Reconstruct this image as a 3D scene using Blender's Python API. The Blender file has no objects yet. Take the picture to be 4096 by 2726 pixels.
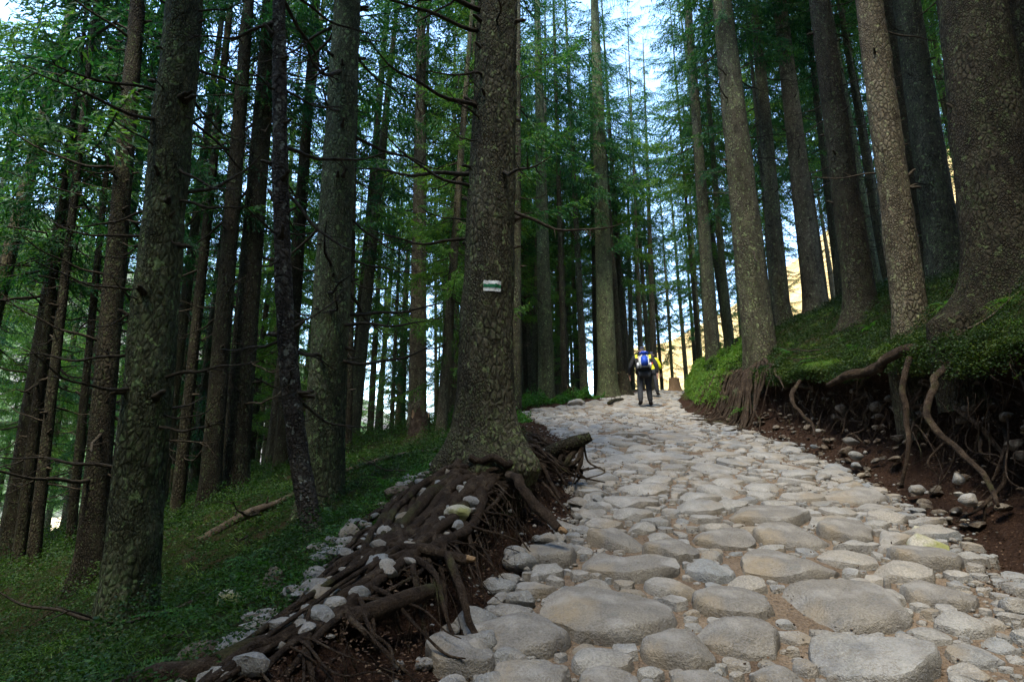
import bpy, bmesh, math, random
import numpy as np
from mathutils import Vector, Matrix

S = bpy.context.scene
C = S.collection
R = math.radians

# ------------------------------------------------------------------ camera, sky, sun, exposure
cam = bpy.data.cameras.new('camera')
cam.sensor_width = 36.0
cam.lens = 20.0
cam.clip_start = 0.05
cam.clip_end = 2000
camo = bpy.data.objects.new('camera', cam)
C.objects.link(camo)
camo.location = (0, 0, 0)
camo.rotation_euler = (R(90 + 13.3), 0, 0)
S.camera = camo

SUN_EL, SUN_AZ = R(62), R(202)          # azimuth clockwise from +Y: behind the viewer, to the left
W = bpy.data.worlds.new('World')
S.world = W
W.use_nodes = True
nt = W.node_tree
nt.nodes.clear()
sky = nt.nodes.new('ShaderNodeTexSky')
sky.sky_type = 'NISHITA'
sky.sun_disc = False
sky.sun_elevation = SUN_EL
sky.sun_rotation = SUN_AZ
sky.air_density = 1.2
sky.dust_density = 0.2
sky.ozone_density = 3.0
bg = nt.nodes.new('ShaderNodeBackground')
bg.inputs['Strength'].default_value = 0.15
wo = nt.nodes.new('ShaderNodeOutputWorld')
nt.links.new(sky.outputs[0], bg.inputs[0])
nt.links.new(bg.outputs[0], wo.inputs[0])
sl = bpy.data.lights.new('sun', 'SUN')
sl.energy = 1.35
sl.angle = R(20)
sl.color = (1.0, 0.91, 0.76)
so = bpy.data.objects.new('sun', sl)
C.objects.link(so)
sd = Vector((math.sin(SUN_AZ) * math.cos(SUN_EL), math.cos(SUN_AZ) * math.cos(SUN_EL), math.sin(SUN_EL)))
so.rotation_euler = sd.to_track_quat('Z', 'Y').to_euler()
S.view_settings.view_transform = 'Standard'
S.view_settings.look = 'None'
S.view_settings.gamma = 1.0
S.view_settings.exposure = 2.8
S.cycles.max_bounces = 5
S.cycles.diffuse_bounces = 3
S.cycles.glossy_bounces = 2
S.cycles.transmission_bounces = 3

# ------------------------------------------------------------------ helpers
def vnoise(p, seed=0):
    p = np.asarray(p, float)
    i = np.floor(p).astype(np.int64)
    f = p - i
    f = f * f * (3 - 2 * f)
    def h(a, b, c):
        n = (a * 374761393 + b * 668265263 + c * 2147483647 + seed * 1274126177) & 0xffffffff
        n = ((n ^ (n >> 13)) * 1274126177) & 0xffffffff
        n = ((n ^ (n >> 16)) * 2246822519) & 0xffffffff
        return ((n ^ (n >> 15)) & 0xffff) / 32767.5 - 1
    x, y, z = i[:, 0], i[:, 1], i[:, 2]
    u, v, w = f[:, 0], f[:, 1], f[:, 2]
    def L(a, b, t): return a + (b - a) * t
    return L(L(L(h(x, y, z), h(x + 1, y, z), u), L(h(x, y + 1, z), h(x + 1, y + 1, z), u), v),
             L(L(h(x, y, z + 1), h(x + 1, y, z + 1), u), L(h(x, y + 1, z + 1), h(x + 1, y + 1, z + 1), u), v), w)

def fbm(p, o=3, seed=0):
    p = np.asarray(p, float)
    r = 0
    a = 1.0
    for k in range(o):
        r = r + a * vnoise(p * 2 ** k + 17.3 * k, seed + k)
        a *= .5
    return r / 1.75

def make_mesh(name, V, faces, mat=None, smooth=True, sharp=None):
    """faces: one index array (n,k) or a list of such arrays"""
    if not isinstance(faces, (list, tuple)):
        faces = [faces]
    faces = [np.asarray(f, np.int32) for f in faces if len(f)]
    me = bpy.data.meshes.new(name)
    V = np.asarray(V, np.float32)
    me.vertices.add(len(V))
    me.vertices.foreach_set('co', V.ravel())
    idx = np.concatenate([f.ravel() for f in faces])
    tot = np.concatenate([np.full(len(f), f.shape[1], np.int32) for f in faces])
    start = np.concatenate([[0], np.cumsum(tot)[:-1]]).astype(np.int32)
    me.loops.add(len(idx))
    me.loops.foreach_set('vertex_index', idx)
    me.polygons.add(len(tot))
    me.polygons.foreach_set('loop_start', start)
    me.update(calc_edges=True)
    me.polygons.foreach_set('use_smooth', np.full(len(tot), smooth))
    if sharp: me.set_sharp_from_angle(angle=R(sharp))
    if mat is not None:
        me.materials.append(mat)
    return me

def link(name, me, parent=None, loc=(0, 0, 0), rot=(0, 0, 0), scale=1.0):
    o = bpy.data.objects.new(name, me)
    C.objects.link(o)
    o.location = loc
    o.rotation_euler = rot
    o.scale = (scale,) * 3 if np.isscalar(scale) else scale
    if parent is not None:
        o.parent = parent
    return o

def tag(o, label=None, cat=None, group=None, kind=None):
    if label: o['label'] = label
    if cat: o['category'] = cat
    if group: o['group'] = group
    if kind: o['kind'] = kind
    return o

def empty(name, loc, rz=0):
    o = bpy.data.objects.new(name, None)
    C.objects.link(o)
    o.empty_display_size = .2
    o.location = loc
    o.rotation_euler = (0, 0, rz)
    return o

class Geo:
    """collects vertices and quads/tris"""
    def __init__(s):
        s.v = []; s.q = []; s.t = []; s.n = 0
    def add(s, V, Q=None, T=None):
        s.v.append(np.asarray(V, float))
        if Q is not None and len(Q): s.q.append(np.asarray(Q) + s.n)
        if T is not None and len(T): s.t.append(np.asarray(T) + s.n)
        s.n += len(V)
    def mesh(s, name, mat=None, smooth=True, sharp=None):
        f = []
        if s.q: f.append(np.concatenate(s.q))
        if s.t: f.append(np.concatenate(s.t))
        return make_mesh(name, np.concatenate(s.v), f, mat, smooth, sharp)

def tube(P, rad, k=6, wob=0.0, seed=0, cap=True):
    P = np.asarray(P, float)
    rad = np.asarray(rad, float) * np.ones(len(P))
    n = len(P)
    T = np.gradient(P, axis=0)
    T /= np.linalg.norm(T, axis=1)[:, None] + 1e-9
    ref = np.array([0, 0, 1.]) if abs(T[0][2]) < .9 else np.array([1., 0, 0])
    U = np.cross(T, ref)
    U /= np.linalg.norm(U, axis=1)[:, None] + 1e-9
    for i in range(1, n):
        u = U[i - 1] - T[i] * (U[i - 1] @ T[i])
        U[i] = u / (np.linalg.norm(u) + 1e-9)
    B = np.cross(T, U)
    a = np.arange(k) * 2 * np.pi / k
    V = P[:, None, :] + rad[:, None, None] * (np.cos(a)[None, :, None] * U[:, None, :] + np.sin(a)[None, :, None] * B[:, None, :])
    V = V.reshape(-1, 3)
    if wob:
        w = fbm(V * (0.5 / max(rad.mean(), .004)) , 2, seed)
        d = V - np.repeat(P, k, axis=0)
        V = V + d * w[:, None] * wob
    i = np.arange(n - 1)[:, None] * k
    j = np.arange(k)[None, :]
    j2 = (j + 1) % k
    Q = np.stack([i + j, i + j2, i + k + j2, i + k + j], -1).reshape(-1, 4)
    Tq = None
    if cap:
        V = np.concatenate([V, P[:1], P[-1:]])
        c0, c1 = n * k, n * k + 1
        jj = np.arange(k); j2 = (jj + 1) % k
        Tq = np.concatenate([np.stack([j2, jj, np.full(k, c0)], 1),
                             np.stack([(n - 1) * k + jj, (n - 1) * k + j2, np.full(k, c1)], 1)])
    return V, Q, Tq

def spline(pts, n):
    pts = np.asarray(pts, float)
    m = len(pts)
    t = np.linspace(0, m - 1 - 1e-6, n)
    i = t.astype(int); f = (t - i)[:, None]
    g = lambda k: pts[np.clip(k, 0, m - 1)]
    p0, p1, p2, p3 = g(i - 1), g(i), g(i + 1), g(i + 2)
    return .5 * (2 * p1 + (p2 - p0) * f + (2 * p0 - 5 * p1 + 4 * p2 - p3) * f ** 2 + (3 * p1 - p0 - 3 * p2 + p3) * f ** 3)

# ------------------------------------------------------------------ materials
class NT:
    def __init__(s, name, rough=.9, spec=.15):
        s.m = bpy.data.materials.new(name)
        s.m.use_nodes = True
        s.t = s.m.node_tree
        s.b = s.t.nodes['Principled BSDF']
        s.b.inputs['Roughness'].default_value = rough
        s.b.inputs['Specular IOR Level'].default_value = spec
        s.co = s.n('ShaderNodeTexCoord').outputs['Object']
        s.geo = s.n('ShaderNodeNewGeometry')
    def n(s, typ, **kw):
        x = s.t.nodes.new(typ)
        for k, v in kw.items(): setattr(x, k, v)
        return x
    def l(s, a, b): s.t.links.new(a, b)
    def mapping(s, scale, loc=None, src=None):
        m = s.n('ShaderNodeMapping')
        m.inputs['Scale'].default_value = scale
        s.l(src or s.co, m.inputs['Vector'])
        if loc is not None: s.l(loc, m.inputs['Location'])
        return m.outputs[0]
    def noise(s, scale, detail=4, rough=.6, vec=None):
        x = s.n('ShaderNodeTexNoise')
        x.inputs['Scale'].default_value = scale
        x.inputs['Detail'].default_value = detail
        x.inputs['Roughness'].default_value = rough
        s.l(vec or s.co, x.inputs['Vector'])
        return x.outputs[0]
    def voro(s, scale, vec=None, feature='F1', out=0):
        x = s.n('ShaderNodeTexVoronoi', feature=feature)
        x.inputs['Scale'].default_value = scale
        s.l(vec or s.co, x.inputs['Vector'])
        return x.outputs[out]
    def ramp(s, fac, stops, interp='LINEAR'):
        x = s.n('ShaderNodeValToRGB')
        x.color_ramp.interpolation = interp
        e = x.color_ramp.elements
        while len(e) < len(stops): e.new(.5)
        for i, (p, c) in enumerate(stops):
            e[i].position = p
            e[i].color = (c if len(c) == 4 else (*c, 1)) if not np.isscalar(c) else (c, c, c, 1)
        s.l(fac, x.inputs[0])
        return x.outputs[0]
    def mix(s, fac, a, b, mode='MIX'):
        x = s.n('ShaderNodeMix', data_type='RGBA', blend_type=mode)
        for i, v in ((0, fac), (6, a), (7, b)):
            if hasattr(v, 'is_output'): s.l(v, x.inputs[i])
            elif np.isscalar(v): x.inputs[i].default_value = v
            else: x.inputs[i].default_value = (*v, 1)
        return x.outputs[2]
    def math(s, op, a, b=0.0):
        x = s.n('ShaderNodeMath', operation=op)
        for i, v in ((0, a), (1, b)):
            if hasattr(v, 'is_output'): s.l(v, x.inputs[i])
            else: x.inputs[i].default_value = v
        return x.outputs[0]
    def base(s, c): s.l(c, s.b.inputs['Base Color'])
    def bump(s, h, strength=.5, dist=.02):
        x = s.n('ShaderNodeBump')
        x.inputs['Strength'].default_value = strength
        x.inputs['Distance'].default_value = dist
        s.l(h, x.inputs['Height'])
        s.l(x.outputs[0], s.b.inputs['Normal'])

def bark_material(name, dark, light, lichen, moss_amt=.5, plate=46, vert=.5):
    m = NT(name, .95, .1)
    oi = m.n('ShaderNodeObjectInfo').outputs['Random']
    off = m.math('MULTIPLY', oi, 40.0)
    wob = m.n('ShaderNodeTexNoise'); wob.inputs['Scale'].default_value = 14; wob.inputs['Detail'].default_value = 4
    m.l(m.co, wob.inputs['Vector'])
    dv = m.n('ShaderNodeVectorMath', operation='MULTIPLY_ADD')
    m.l(wob.outputs['Color'], dv.inputs[0]); dv.inputs[1].default_value = (.022, .022, .03); m.l(m.co, dv.inputs[2])
    v = m.mapping((1, 1, vert), off, dv.outputs[0])
    vpa = m.voro(plate, v, 'DISTANCE_TO_EDGE'); vpb = m.voro(plate * .5, v, 'DISTANCE_TO_EDGE')
    sel = m.ramp(m.noise(4.5, 3, .6, m.mapping((1, 1, .35), off)), [(.44, 0.0), (.56, 1.0)])
    vp = m.mix(sel, vpa, vpb)
    vc = m.voro(plate, v, 'F1', 1)
    wig = m.noise(3.2, 6, .7, m.mapping((1, 1, .45), off))
    fine = m.noise(75, 4, .75, m.mapping((1, 1, .55), off))
    crack = m.ramp(vp, [(0.02, 0.0), (.26, 1.0)])
    c = m.ramp(fine, [(.34, dark), (.66, light)])
    c = m.mix(m.math('MULTIPLY', m.ramp(vc, [(0, 0.0), (1, 1.0)]), .45), c, light)
    lm = m.ramp(wig, [(.40, 0.0), (.62, 1.0)])
    fl = m.ramp(m.noise(24, 5, .75, m.mapping((1, 1, .8), off)), [(.46, 0.0), (.58, 1.0)])
    c = m.mix(m.math('MULTIPLY', m.math('MULTIPLY', lm, fl), moss_amt), c, lichen)
    dk = m.ramp(m.noise(5.5, 5, .7, m.mapping((1, 1, .7), off)), [(.53, 0.0), (.66, .55)])
    c = m.mix(dk, c, tuple(x * .55 for x in dark))
    cm = m.ramp(m.noise(9, 4, .7, m.mapping((1, 1, .5), off)), [(.35, .15), (.62, .8)])
    c = m.mix(m.math('MULTIPLY', m.math('SUBTRACT', 1.0, crack), cm), c, tuple(x * .3 for x in dark))
    streak = m.ramp(m.noise(12, 4, .7, m.mapping((1, 1, .08), off)), [(.56, 0.0), (.68, .45)])
    c = m.mix(streak, c, tuple(x * .45 for x in dark))
    spot = m.ramp(m.noise(16, 2, .5, m.mapping((1, 1, .75), off)), [(.63, 0.0), (.67, .75)])
    c = m.mix(m.math('MULTIPLY', spot, moss_amt), c, tuple(min(1, x * 1.6) for x in lichen))
    big = m.ramp(m.noise(1.1, 3, .6, m.mapping((1, 1, .5), off)), [(.3, .65), (.7, 1.3)])
    c = m.mix(1.0, c, big, 'MULTIPLY')
    m.base(c)
    h = m.math('ADD', m.math('MULTIPLY', crack, .6), m.math('MULTIPLY', fine, .7))
    m.bump(h, 1.0, .035)
    return m.m

M = {}
M['bark'] = bark_material('spruce_bark', (.036, .031, .020), (.150, .135, .088), (.150, .185, .078), .85)
M['bark_moss'] = bark_material('mossy_spruce_bark', (.045, .045, .024), (.165, .168, .095), (.155, .215, .082), .9)
M['bark_dark'] = bark_material('dark_spruce_bark', (.020, .016, .011), (.080, .067, .043), (.080, .100, .042), .75)
M['bark_pale'] = bark_material('pale_spruce_bark', (0.05569, 0.04388, 0.0297), (0.2126, 0.1755, 0.117), (0.2025, 0.2145, 0.108), .7)
M['bark_birch'] = bark_material('dark_flaking_bark', (.028, .022, .018), (.105, .085, .066), (.26, .27, .21), .55, 26, 1.2)
m = NT('root_bark', .9, .15)
a1 = m.noise(11, 5, .7); a2 = m.noise(85, 4, .75); a3 = m.noise(3, 4, .6)
c = m.ramp(a1, [(.3, (.018, .012, .008)), (.55, (.058, .040, .026)), (.75, (.15, .115, .078))])
c = m.mix(1.0, c, m.ramp(a2, [(.3, .5), (.7, 1.4)]), 'MULTIPLY')
c = m.mix(m.ramp(a3, [(.58, 0.0), (.7, .6)]), c, (.085, .095, .03))
m.base(c)
m.bump(m.math('ADD', a1, m.math('MULTIPLY', a2, .8)), 1.0, .045)
M['root'] = m.m

m = NT('weathered_log')
f = m.noise(9, 5, .7)
m.base(m.mix(m.ramp(m.noise(4, 4), [(.45, 0.0), (.6, .8)]), m.ramp(f, [(.3, (.035, .026, .018)), (.7, (.13, .098, .066))]), (.02, .035, .010)))
m.bump(f, 1, .03)
M['log'] = m.m
m = NT('dead_wood')
f = m.noise(30, 3)
m.base(m.ramp(f, [(.3, (.018, .014, .010)), (.7, (.065, .052, .033))]))
m.bump(f, .5, .01)
M['dead'] = m.m
m = NT('fresh_wood')
f = m.noise(24, 4, .6, m.mapping((1, 1, 4)))
m.base(m.ramp(f, [(.3, (.10, .06, .032)), (.7, (.30, .20, .11))]))
m.bump(f, .6, .01)
M['wood'] = m.m

def leaf_material(name, a, b, c, trans=.35, rough=.6, scale=.6):
    m = NT(name, rough, .25)
    r = m.geo.outputs['Random Per Island']
    oi = m.n('ShaderNodeObjectInfo').outputs['Random']
    big = m.noise(scale, 2)
    k = m.math('ADD', m.math('MULTIPLY', r, .55), m.math('ADD', m.math('MULTIPLY', oi, .25), m.math('MULTIPLY', m.math('SUBTRACT', big, .5), 1.1)))
    col = m.ramp(k, [(.05, a), (.45, b), (.9, c)])
    m.base(col)
    tr = m.n('ShaderNodeBsdfTranslucent')
    m.l(m.mix(1.0, col, (1.5, 1.6, .7), 'MULTIPLY'), tr.inputs[0])
    mx = m.n('ShaderNodeMixShader')
    mx.inputs[0].default_value = trans
    m.l(m.b.outputs[0], mx.inputs[1])
    m.l(tr.outputs[0], mx.inputs[2])
    m.l(mx.outputs[0], m.t.nodes['Material Output'].inputs[0])
    return m.m

M['needles'] = leaf_material('spruce_needles', (.008, .044, .024), (.020, .085, .030), (.095, .19, .025), .38)
M['needles_light'] = leaf_material('pale_green_spruce_needles', (.03, .085, .025), (.075, .17, .03), (.18, .28, .04), .45)  # paler, yellower green than spruce_needles
M['cover'] = leaf_material('bilberry_leaves', (.010, .030, .007), (.024, .066, .010), (.080, .135, .018), .35, .55, 1.2)
M['moss'] = leaf_material('moss_and_bilberry', (.010, .022, .006), (.022, .050, .010), (.075, .105, .018), .3, .6, 1.6)
M['litter'] = leaf_material('dry_litter', (.030, .018, .011), (.075, .045, .027), (.16, .11, .065), .1, .9, 3)
M['fern'] = leaf_material('fern_leaf', (.02, .07, .015), (.035, .12, .022), (.09, .20, .03), .4, .5, 2)
M['grass'] = leaf_material('bank_grass', (.05, .12, .02), (.09, .19, .025), (.22, .24, .08), .4, .6, 2)

# stone
m = NT('trail_stone', .8, .3)
r = m.geo.outputs['Random Per Island']
tint = m.ramp(r, [(0, (.20, .188, .163)), (.2, (.275, .268, .245)), (.4, (.185, .198, .20)), (.6, (.285, .268, .232)), (.8, (.21, .224, .226)), (1, (.23, .21, .175))])
oi = m.math('MULTIPLY', r, 30.0)
vec = m.mapping((1, 1, 1), oi)
n1 = m.noise(5, 6, .65, vec)
n2 = m.noise(90, 3, .7, vec)
n3 = m.noise(2.2, 3, .5, vec)
c = m.mix(1.0, tint, m.ramp(n1, [(.3, (.72, .72, .75)), (.7, (1.15, 1.12, 1.06))]), 'MULTIPLY')
c = m.mix(1.0, c, m.ramp(n2, [(.3, .62), (.7, 1.25)]), 'MULTIPLY')
c = m.mix(m.ramp(n3, [(.5, 0.0), (.66, .7)]), c, (.25, .20, .13))
c = m.mix(m.ramp(m.noise(11, 5, .75, vec), [(.56, 0.0), (.66, .55)]), c, (.12, .125, .12))
vein = m.ramp(m.noise(2.6, 6, .75, m.mapping((1, 1, 3), oi)), [(.487, 0.0), (.5, .85), (.513, 0.0)])
pol = m.ramp(m.noise(3.5, 4, .6, vec), [(.48, 0.0), (.62, .45)])
c = m.mix(pol, c, (.36, .352, .325))
c = m.mix(vein, c, (.17, .155, .13))
m.base(c)
m.bump(m.math('ADD', m.math('MULTIPLY', n1, 1.3), m.math('MULTIPLY', n2, .45)), 1.0, .035)
M['stone'] = m.m
m = NT('earthy_stone', .9, .15)
r = m.geo.outputs['Random Per Island']
n1 = m.noise(14, 5, .7); n2 = m.noise(90, 3, .7)
c = m.ramp(r, [(0, (.10, .080, .058)), (.5, (.17, .145, .11)), (.85, (.12, .10, .075)), (1, (.19, .17, .13))])
c = m.mix(1.0, c, m.ramp(n2, [(.3, .6), (.7, 1.3)]), 'MULTIPLY')
c = m.mix(m.ramp(n1, [(.45, 0.0), (.6, .8)]), c, (.045, .028, .019))
m.base(c)
m.bump(m.math('ADD', n1, m.math('MULTIPLY', n2, .4)), 1.0, .03)
M['earthy_stone'] = m.m
m = NT('mossy_stone', .85, .2)
n1 = m.noise(6, 5)
n2 = m.noise(80, 3)
c = m.ramp(n2, [(.3, (.21, .20, .17)), (.7, (.40, .38, .31))])
c = m.mix(m.ramp(n1, [(.42, 0.0), (.6, .85)]), c, (.17, .18, .045))
m.base(c)
m.bump(m.math('ADD', n1, m.math('MULTIPLY', n2, .3)), .8, .03)
M['mossy_stone'] = m.m

m = NT('path_dirt', .95, .1)
n1 = m.noise(3, 5)
n2 = m.noise(70, 4, .7)
n3 = m.voro(55)
c = m.ramp(n1, [(.3, (.10, .07, .048)), (.7, (.24, .185, .13))])
c = m.mix(1.0, c, m.ramp(n2, [(.3, .55), (.7, 1.35)]), 'MULTIPLY')
m.base(c)
m.bump(m.math('ADD', n2, m.math('MULTIPLY', n3, .8)), 1.0, .02)
M['dirt'] = m.m

m = NT('forest_soil', .97, .05)
at = m.n('ShaderNodeAttribute', attribute_name='soil')
n1 = m.noise(4, 5, .65)
n2 = m.noise(45, 4, .7)
soil = m.ramp(n2, [(.3, (.016, .009, .006)), (.7, (.062, .036, .024))])
moss = m.ramp(n2, [(.25, (.008, .014, .004)), (.5, (.018, .032, .008)), (.8, (.05, .07, .016))])
moss = m.mix(m.ramp(n1, [(.45, 0.0), (.65, .8)]), moss, (.05, .034, .02))
k = m.math('ADD', at.outputs['Fac'], m.math('MULTIPLY', m.math('SUBTRACT', n1, .5), .9))
m.base(m.mix(m.ramp(k, [(.4, 0.0), (.6, 1.0)]), moss, soil))
m.bump(m.math('ADD', n1, n2), 1.0, .05)
M['soil'] = m.m

def plain(name, col, rough=.8, var=.25, scale=40, spec=.2):
    m = NT(name, rough, spec)
    f = m.noise(scale, 3)
    m.base(m.ramp(f, [(.3, tuple(x * (1 - var) for x in col)), (.7, tuple(min(1, x * (1 + var)) for x in col))]))
    m.bump(f, .25, .01)
    return m.m

M['paint_white'] = plain('white_trail_paint', (.74, .76, .72), .7, .22, 60)
M['paint_green'] = plain('green_trail_paint', (.012, .14, .055), .7, .3, 60)

def hill_material(name, stops, scale):
    m = NT(name, 1, 0)
    a = m.noise(scale, 6, .7)
    b = m.noise(scale * 9, 4, .7)
    m.base(m.ramp(m.math('ADD', m.math('MULTIPLY', a, .6), m.math('MULTIPLY', b, .4)), stops))
    m.bump(b, 1, 2.0)
    return m.m
M['hill_gold'] = hill_material('sunlit_autumn_grass', [(.3, (.16, .14, .05)), (.45, (.48, .32, .12)), (.6, (.66, .45, .20)), (.75, (.40, .24, .08))], .03)  # autumn grass, with the gold of sunlight put into its colour
M['hill_pale'] = hill_material('pale_scree_slope', [(.3, (.03, .07, .02)), (.47, (.07, .11, .04)), (.56, (.22, .19, .16)), (.75, (.32, .27, .24))], .03)

# ------------------------------------------------------------------ ground shape
YY = np.arange(-12, 131, .1)
def tab(pts):
    p = np.array(pts, float)
    v = np.interp(YY, p[:, 0], p[:, 1])
    k = np.hanning(13); k /= k.sum()
    v = np.convolve(np.pad(v, 6, mode='edge'), k, 'valid')
    return lambda y: np.interp(y, YY, v)
PZ = tab([(-12, -3.8), (24, 3.4), (28, 4.1), (32, 4.6), (36, 4.85), (42, 4.8), (60, 3.5), (100, 0), (130, -3)])     # height of the path
TL = tab([(-5, -1.3), (1.5, -.58), (2.7, -.32), (3.3, -.12), (4, .10), (5.7, .62), (9, .95), (12, .7), (15, .2), (18.7, 2.4), (22, 4.3), (24, 5.2), (30, 8.2), (36, 11.5), (60, 30)])  # foot of left bank
WL = tab([(1, .8), (2.1, .5), (3, .4), (4.6, .35), (5.2, .45), (9, .5), (40, .5)])
FL = tab([(1, .1), (2.4, .1), (3, .3), (3.7, .6), (4.2, .6), (4.7, .5), (6, .4), (9, .3)])
KF = tab([(1, 2.3), (6, 2.3), (7, 1.6), (8.5, 1), (40, 1)])
BL = tab([(1, .22), (2.1, .27), (3, .27), (4, .30), (4.6, .52), (6, .55), (7.5, .35), (9, .15), (12, .06), (40, .05)])
TR = tab([(-5, 2.2), (1.5, 2.7), (2.7, 2.9), (4, 3.3), (5.7, 3.8), (9, 4.5), (12, 4.65), (15, 4.6), (20, 5.85), (25, 7.6), (30, 9.6), (36, 13), (60, 32)])  # foot of right bank
WR = tab([(1, .55), (6, .55), (9, .55), (12, .6), (16, .9), (20, .8), (40, .8)])
BR = tab([(1, 1.5), (6, 1.55), (9, 1.25), (12, 1.2), (16, 1.0), (20, 1.0), (26, 1.2), (32, .8), (40, .5)])
def sm(t):
    t = np.clip(t, 0, 1)
    return t * t * (3 - 2 * t)
def ground(x, y):
    x = np.asarray(x, float); y = np.asarray(y, float)
    dl = TL(y) - x
    dr = x - TR(y)
    z = PZ(y) + BL(y) * sm(dl / WL(y)) + BR(y) * sm(dr / WR(y))
    w = np.maximum(dl - WL(y) - FL(y), 0)
    z = z - KF(y) * np.interp(w, [0, 1.9, 4.3, 5.8, 7.7, 9.5, 20, 60, 150], [0, .4, .9, 1.45, 2.1, 2.6, 5.5, 12, 20])
    w = np.maximum(dr - WR(y), 0)
    z = z + np.interp(w, [0, 1.5, 15, 60, 150], [0, 1.2, 6.4, 15, 22])
    return z
def surface(x, y):
    # ground with its small undulations, away from the bank faces
    x = np.asarray(x, float); y = np.asarray(y, float)
    z = ground(x, y)
    tl = (TL(y) - x) / WL(y); tr = (x - TR(y)) / WR(y)
    amp = np.interp(np.minimum(np.maximum(tl, tr), 3), [-1, 0, .2, 1, 3], [.0, .03, .11, .07, .06])
    P = np.stack([x, y, z], -1).reshape(-1, 3)
    near = np.exp(-np.maximum(y - 14, 0) / 40)
    return z + fbm(P * 2.3, 4, 3).reshape(x.shape) * amp + np.where(np.maximum(tl, tr) > 1.5, fbm(P * .5, 2, 5).reshape(x.shape) * .12, 0) * near
def gz(x, y): return float(ground(x, y))
def gs(x, y): return float(surface(np.array([x]), np.array([y]))[0])

def grow(a, b, step, k):
    out = [a]
    while abs(out[-1] - a) < abs(b - a):
        out.append(out[-1] + step); step *= k
    return out
xs = np.array(grow(-3.2, -150, -.06, 1.09)[::-1] + list(np.arange(-3.2, 6.6, .045))[1:] + grow(6.6, 150, .06, 1.09)[1:])
ys = np.array(grow(1.6, -8, -.15, 1.12)[::-1] + list(np.arange(1.6, 12, .05))[1:] + grow(12, 130, .06, 1.035)[1:])
X, Y = np.meshgrid(xs, ys)
x, y = X.ravel(), Y.ravel()
z = ground(x, y)
tl = (TL(y) - x) / WL(y)
tr = (x - TR(y)) / WR(y)
facel = np.where((tl > 0) & (tl < 1), np.sin(np.pi * np.clip(tl, 0, 1)), 0)
facer = np.where((tr > 0) & (tr < 1), np.sin(np.pi * np.clip(tr, 0, 1)), 0)
amp = np.interp(np.maximum(-tl, -tr) * 0 + np.minimum(np.maximum(tl, tr), 3), [-1, 0, .2, 1, 3], [.0, .03, .11, .07, .06])
P3 = np.stack([x, y, z], 1)
nz = fbm(P3 * 2.3, 4, 3)
near = np.exp(-np.maximum(y - 14, 0) / 40)
dx = -facel * .30 * np.interp(y, [2.2, 3, 6.5, 8], [0.1, 1, 1, 0]) + facer * .58 * np.interp(y, [2, 3, 10, 13], [1, 1, 1, .2])
fa = facel + facer
dx = dx + fa * fbm(P3 * 5, 4, 9) * .22
z = z + nz * amp + np.where(np.maximum(tl, tr) > 1.5, fbm(P3 * .5, 2, 5) * .12, 0) * near
z = z - np.where((tl < .0) & (tr < .0), .03, 0)
V = np.stack([x + dx, y, z], 1)
nx, ny = len(xs), len(ys)
i = (np.arange(ny - 1)[:, None] * nx + np.arange(nx - 1)[None, :]).ravel()
Q = np.stack([i, i + 1, i + nx + 1, i + nx], 1)
me = make_mesh('forest_floor', V, Q, M['soil'])
soil = np.where((tl > -.5) & (tl < 1 + FL(y) / WL(y) * np.interp(y, [4, 6, 9], [1, .7, .2])) & (tr < -.3), 1.0, 0)
soil = np.maximum(soil, np.where((tr > -.8) & (tr < .93), np.interp(y, [11, 17, 22], [1, .8, .2]), 0))
soil = np.maximum(soil, np.where((tl < .3) & (tr < .3), 1, 0))
at_ = me.attributes.new('soil', 'FLOAT', 'POINT')
at_.data.foreach_set('value', soil.astype(np.float32))
floor = tag(link('forest_floor', me), 'dark soil and mossy forest floor rising on both sides of the stony path', kind='structure')

# the path: a strip of trodden dirt between the banks
pv = np.linspace(1.2, 36, 420)
pu = np.linspace(0, 1, 44)
U_, V_ = np.meshgrid(pu, pv)
px = TL(V_) - .06 + (TR(V_) - TL(V_) + .12) * U_
pz = PZ(V_) + .004 - .09 * (np.abs(U_ * 2 - 1) ** 14)
PP = np.stack([px.ravel(), V_.ravel(), pz.ravel()], 1)
PP[:, 2] += fbm(PP * 3.1, 3, 21) * .02
i = (np.arange(len(pv) - 1)[:, None] * 44 + np.arange(43)[None, :]).ravel()
path = tag(link('path', make_mesh('path', PP, np.stack([i, i + 1, i + 45, i + 44], 1), M['dirt'])),
           'rocky mountain trail paved with irregular flat stones, climbing between the banks', kind='structure')

# far slopes beyond the wood
def far_slope(name, az0, az1, el, r0, r1, mat, label, seed):
    az = np.radians(np.linspace(az0, az1, 70)); rr = np.linspace(0, 1, 26)
    A, T = np.meshgrid(az, rr)
    rad = r0 + (r1 - r0) * T
    e = np.interp(np.degrees(A), [p[0] for p in el], [p[1] for p in el])
    H = -6 + (r1 * np.tan(np.radians(e)) + 6) * T ** .9
    P = np.stack([np.sin(A) * rad, np.cos(A) * rad, H], -1).reshape(-1, 3)
    P[:, 2] += fbm(P * .03, 3, seed) * 6 * np.repeat(rr, 70)
    i = (np.arange(25)[:, None] * 70 + np.arange(69)[None, :]).ravel()
    tag(link(name, make_mesh(name, P, np.stack([i, i + 1, i + 71, i + 70], 1), mat)), label, kind='structure')
far_slope('hillside', 6, 75, [(6, 2), (9, 8), (12, 12), (16, 13), (26, 18), (36, 24), (75, 30)], 95, 210, M['hill_gold'], 'golden sunlit autumn hillside beyond the spruce trunks', 4)
far_slope('mountain_slope', -75, -4, [(-75, 24), (-45, 21), (-30, 15), (-18, 9), (-4, 1)], 110, 260, M['hill_pale'], 'pale scree and brush slope behind the left trees', 8)

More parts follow.
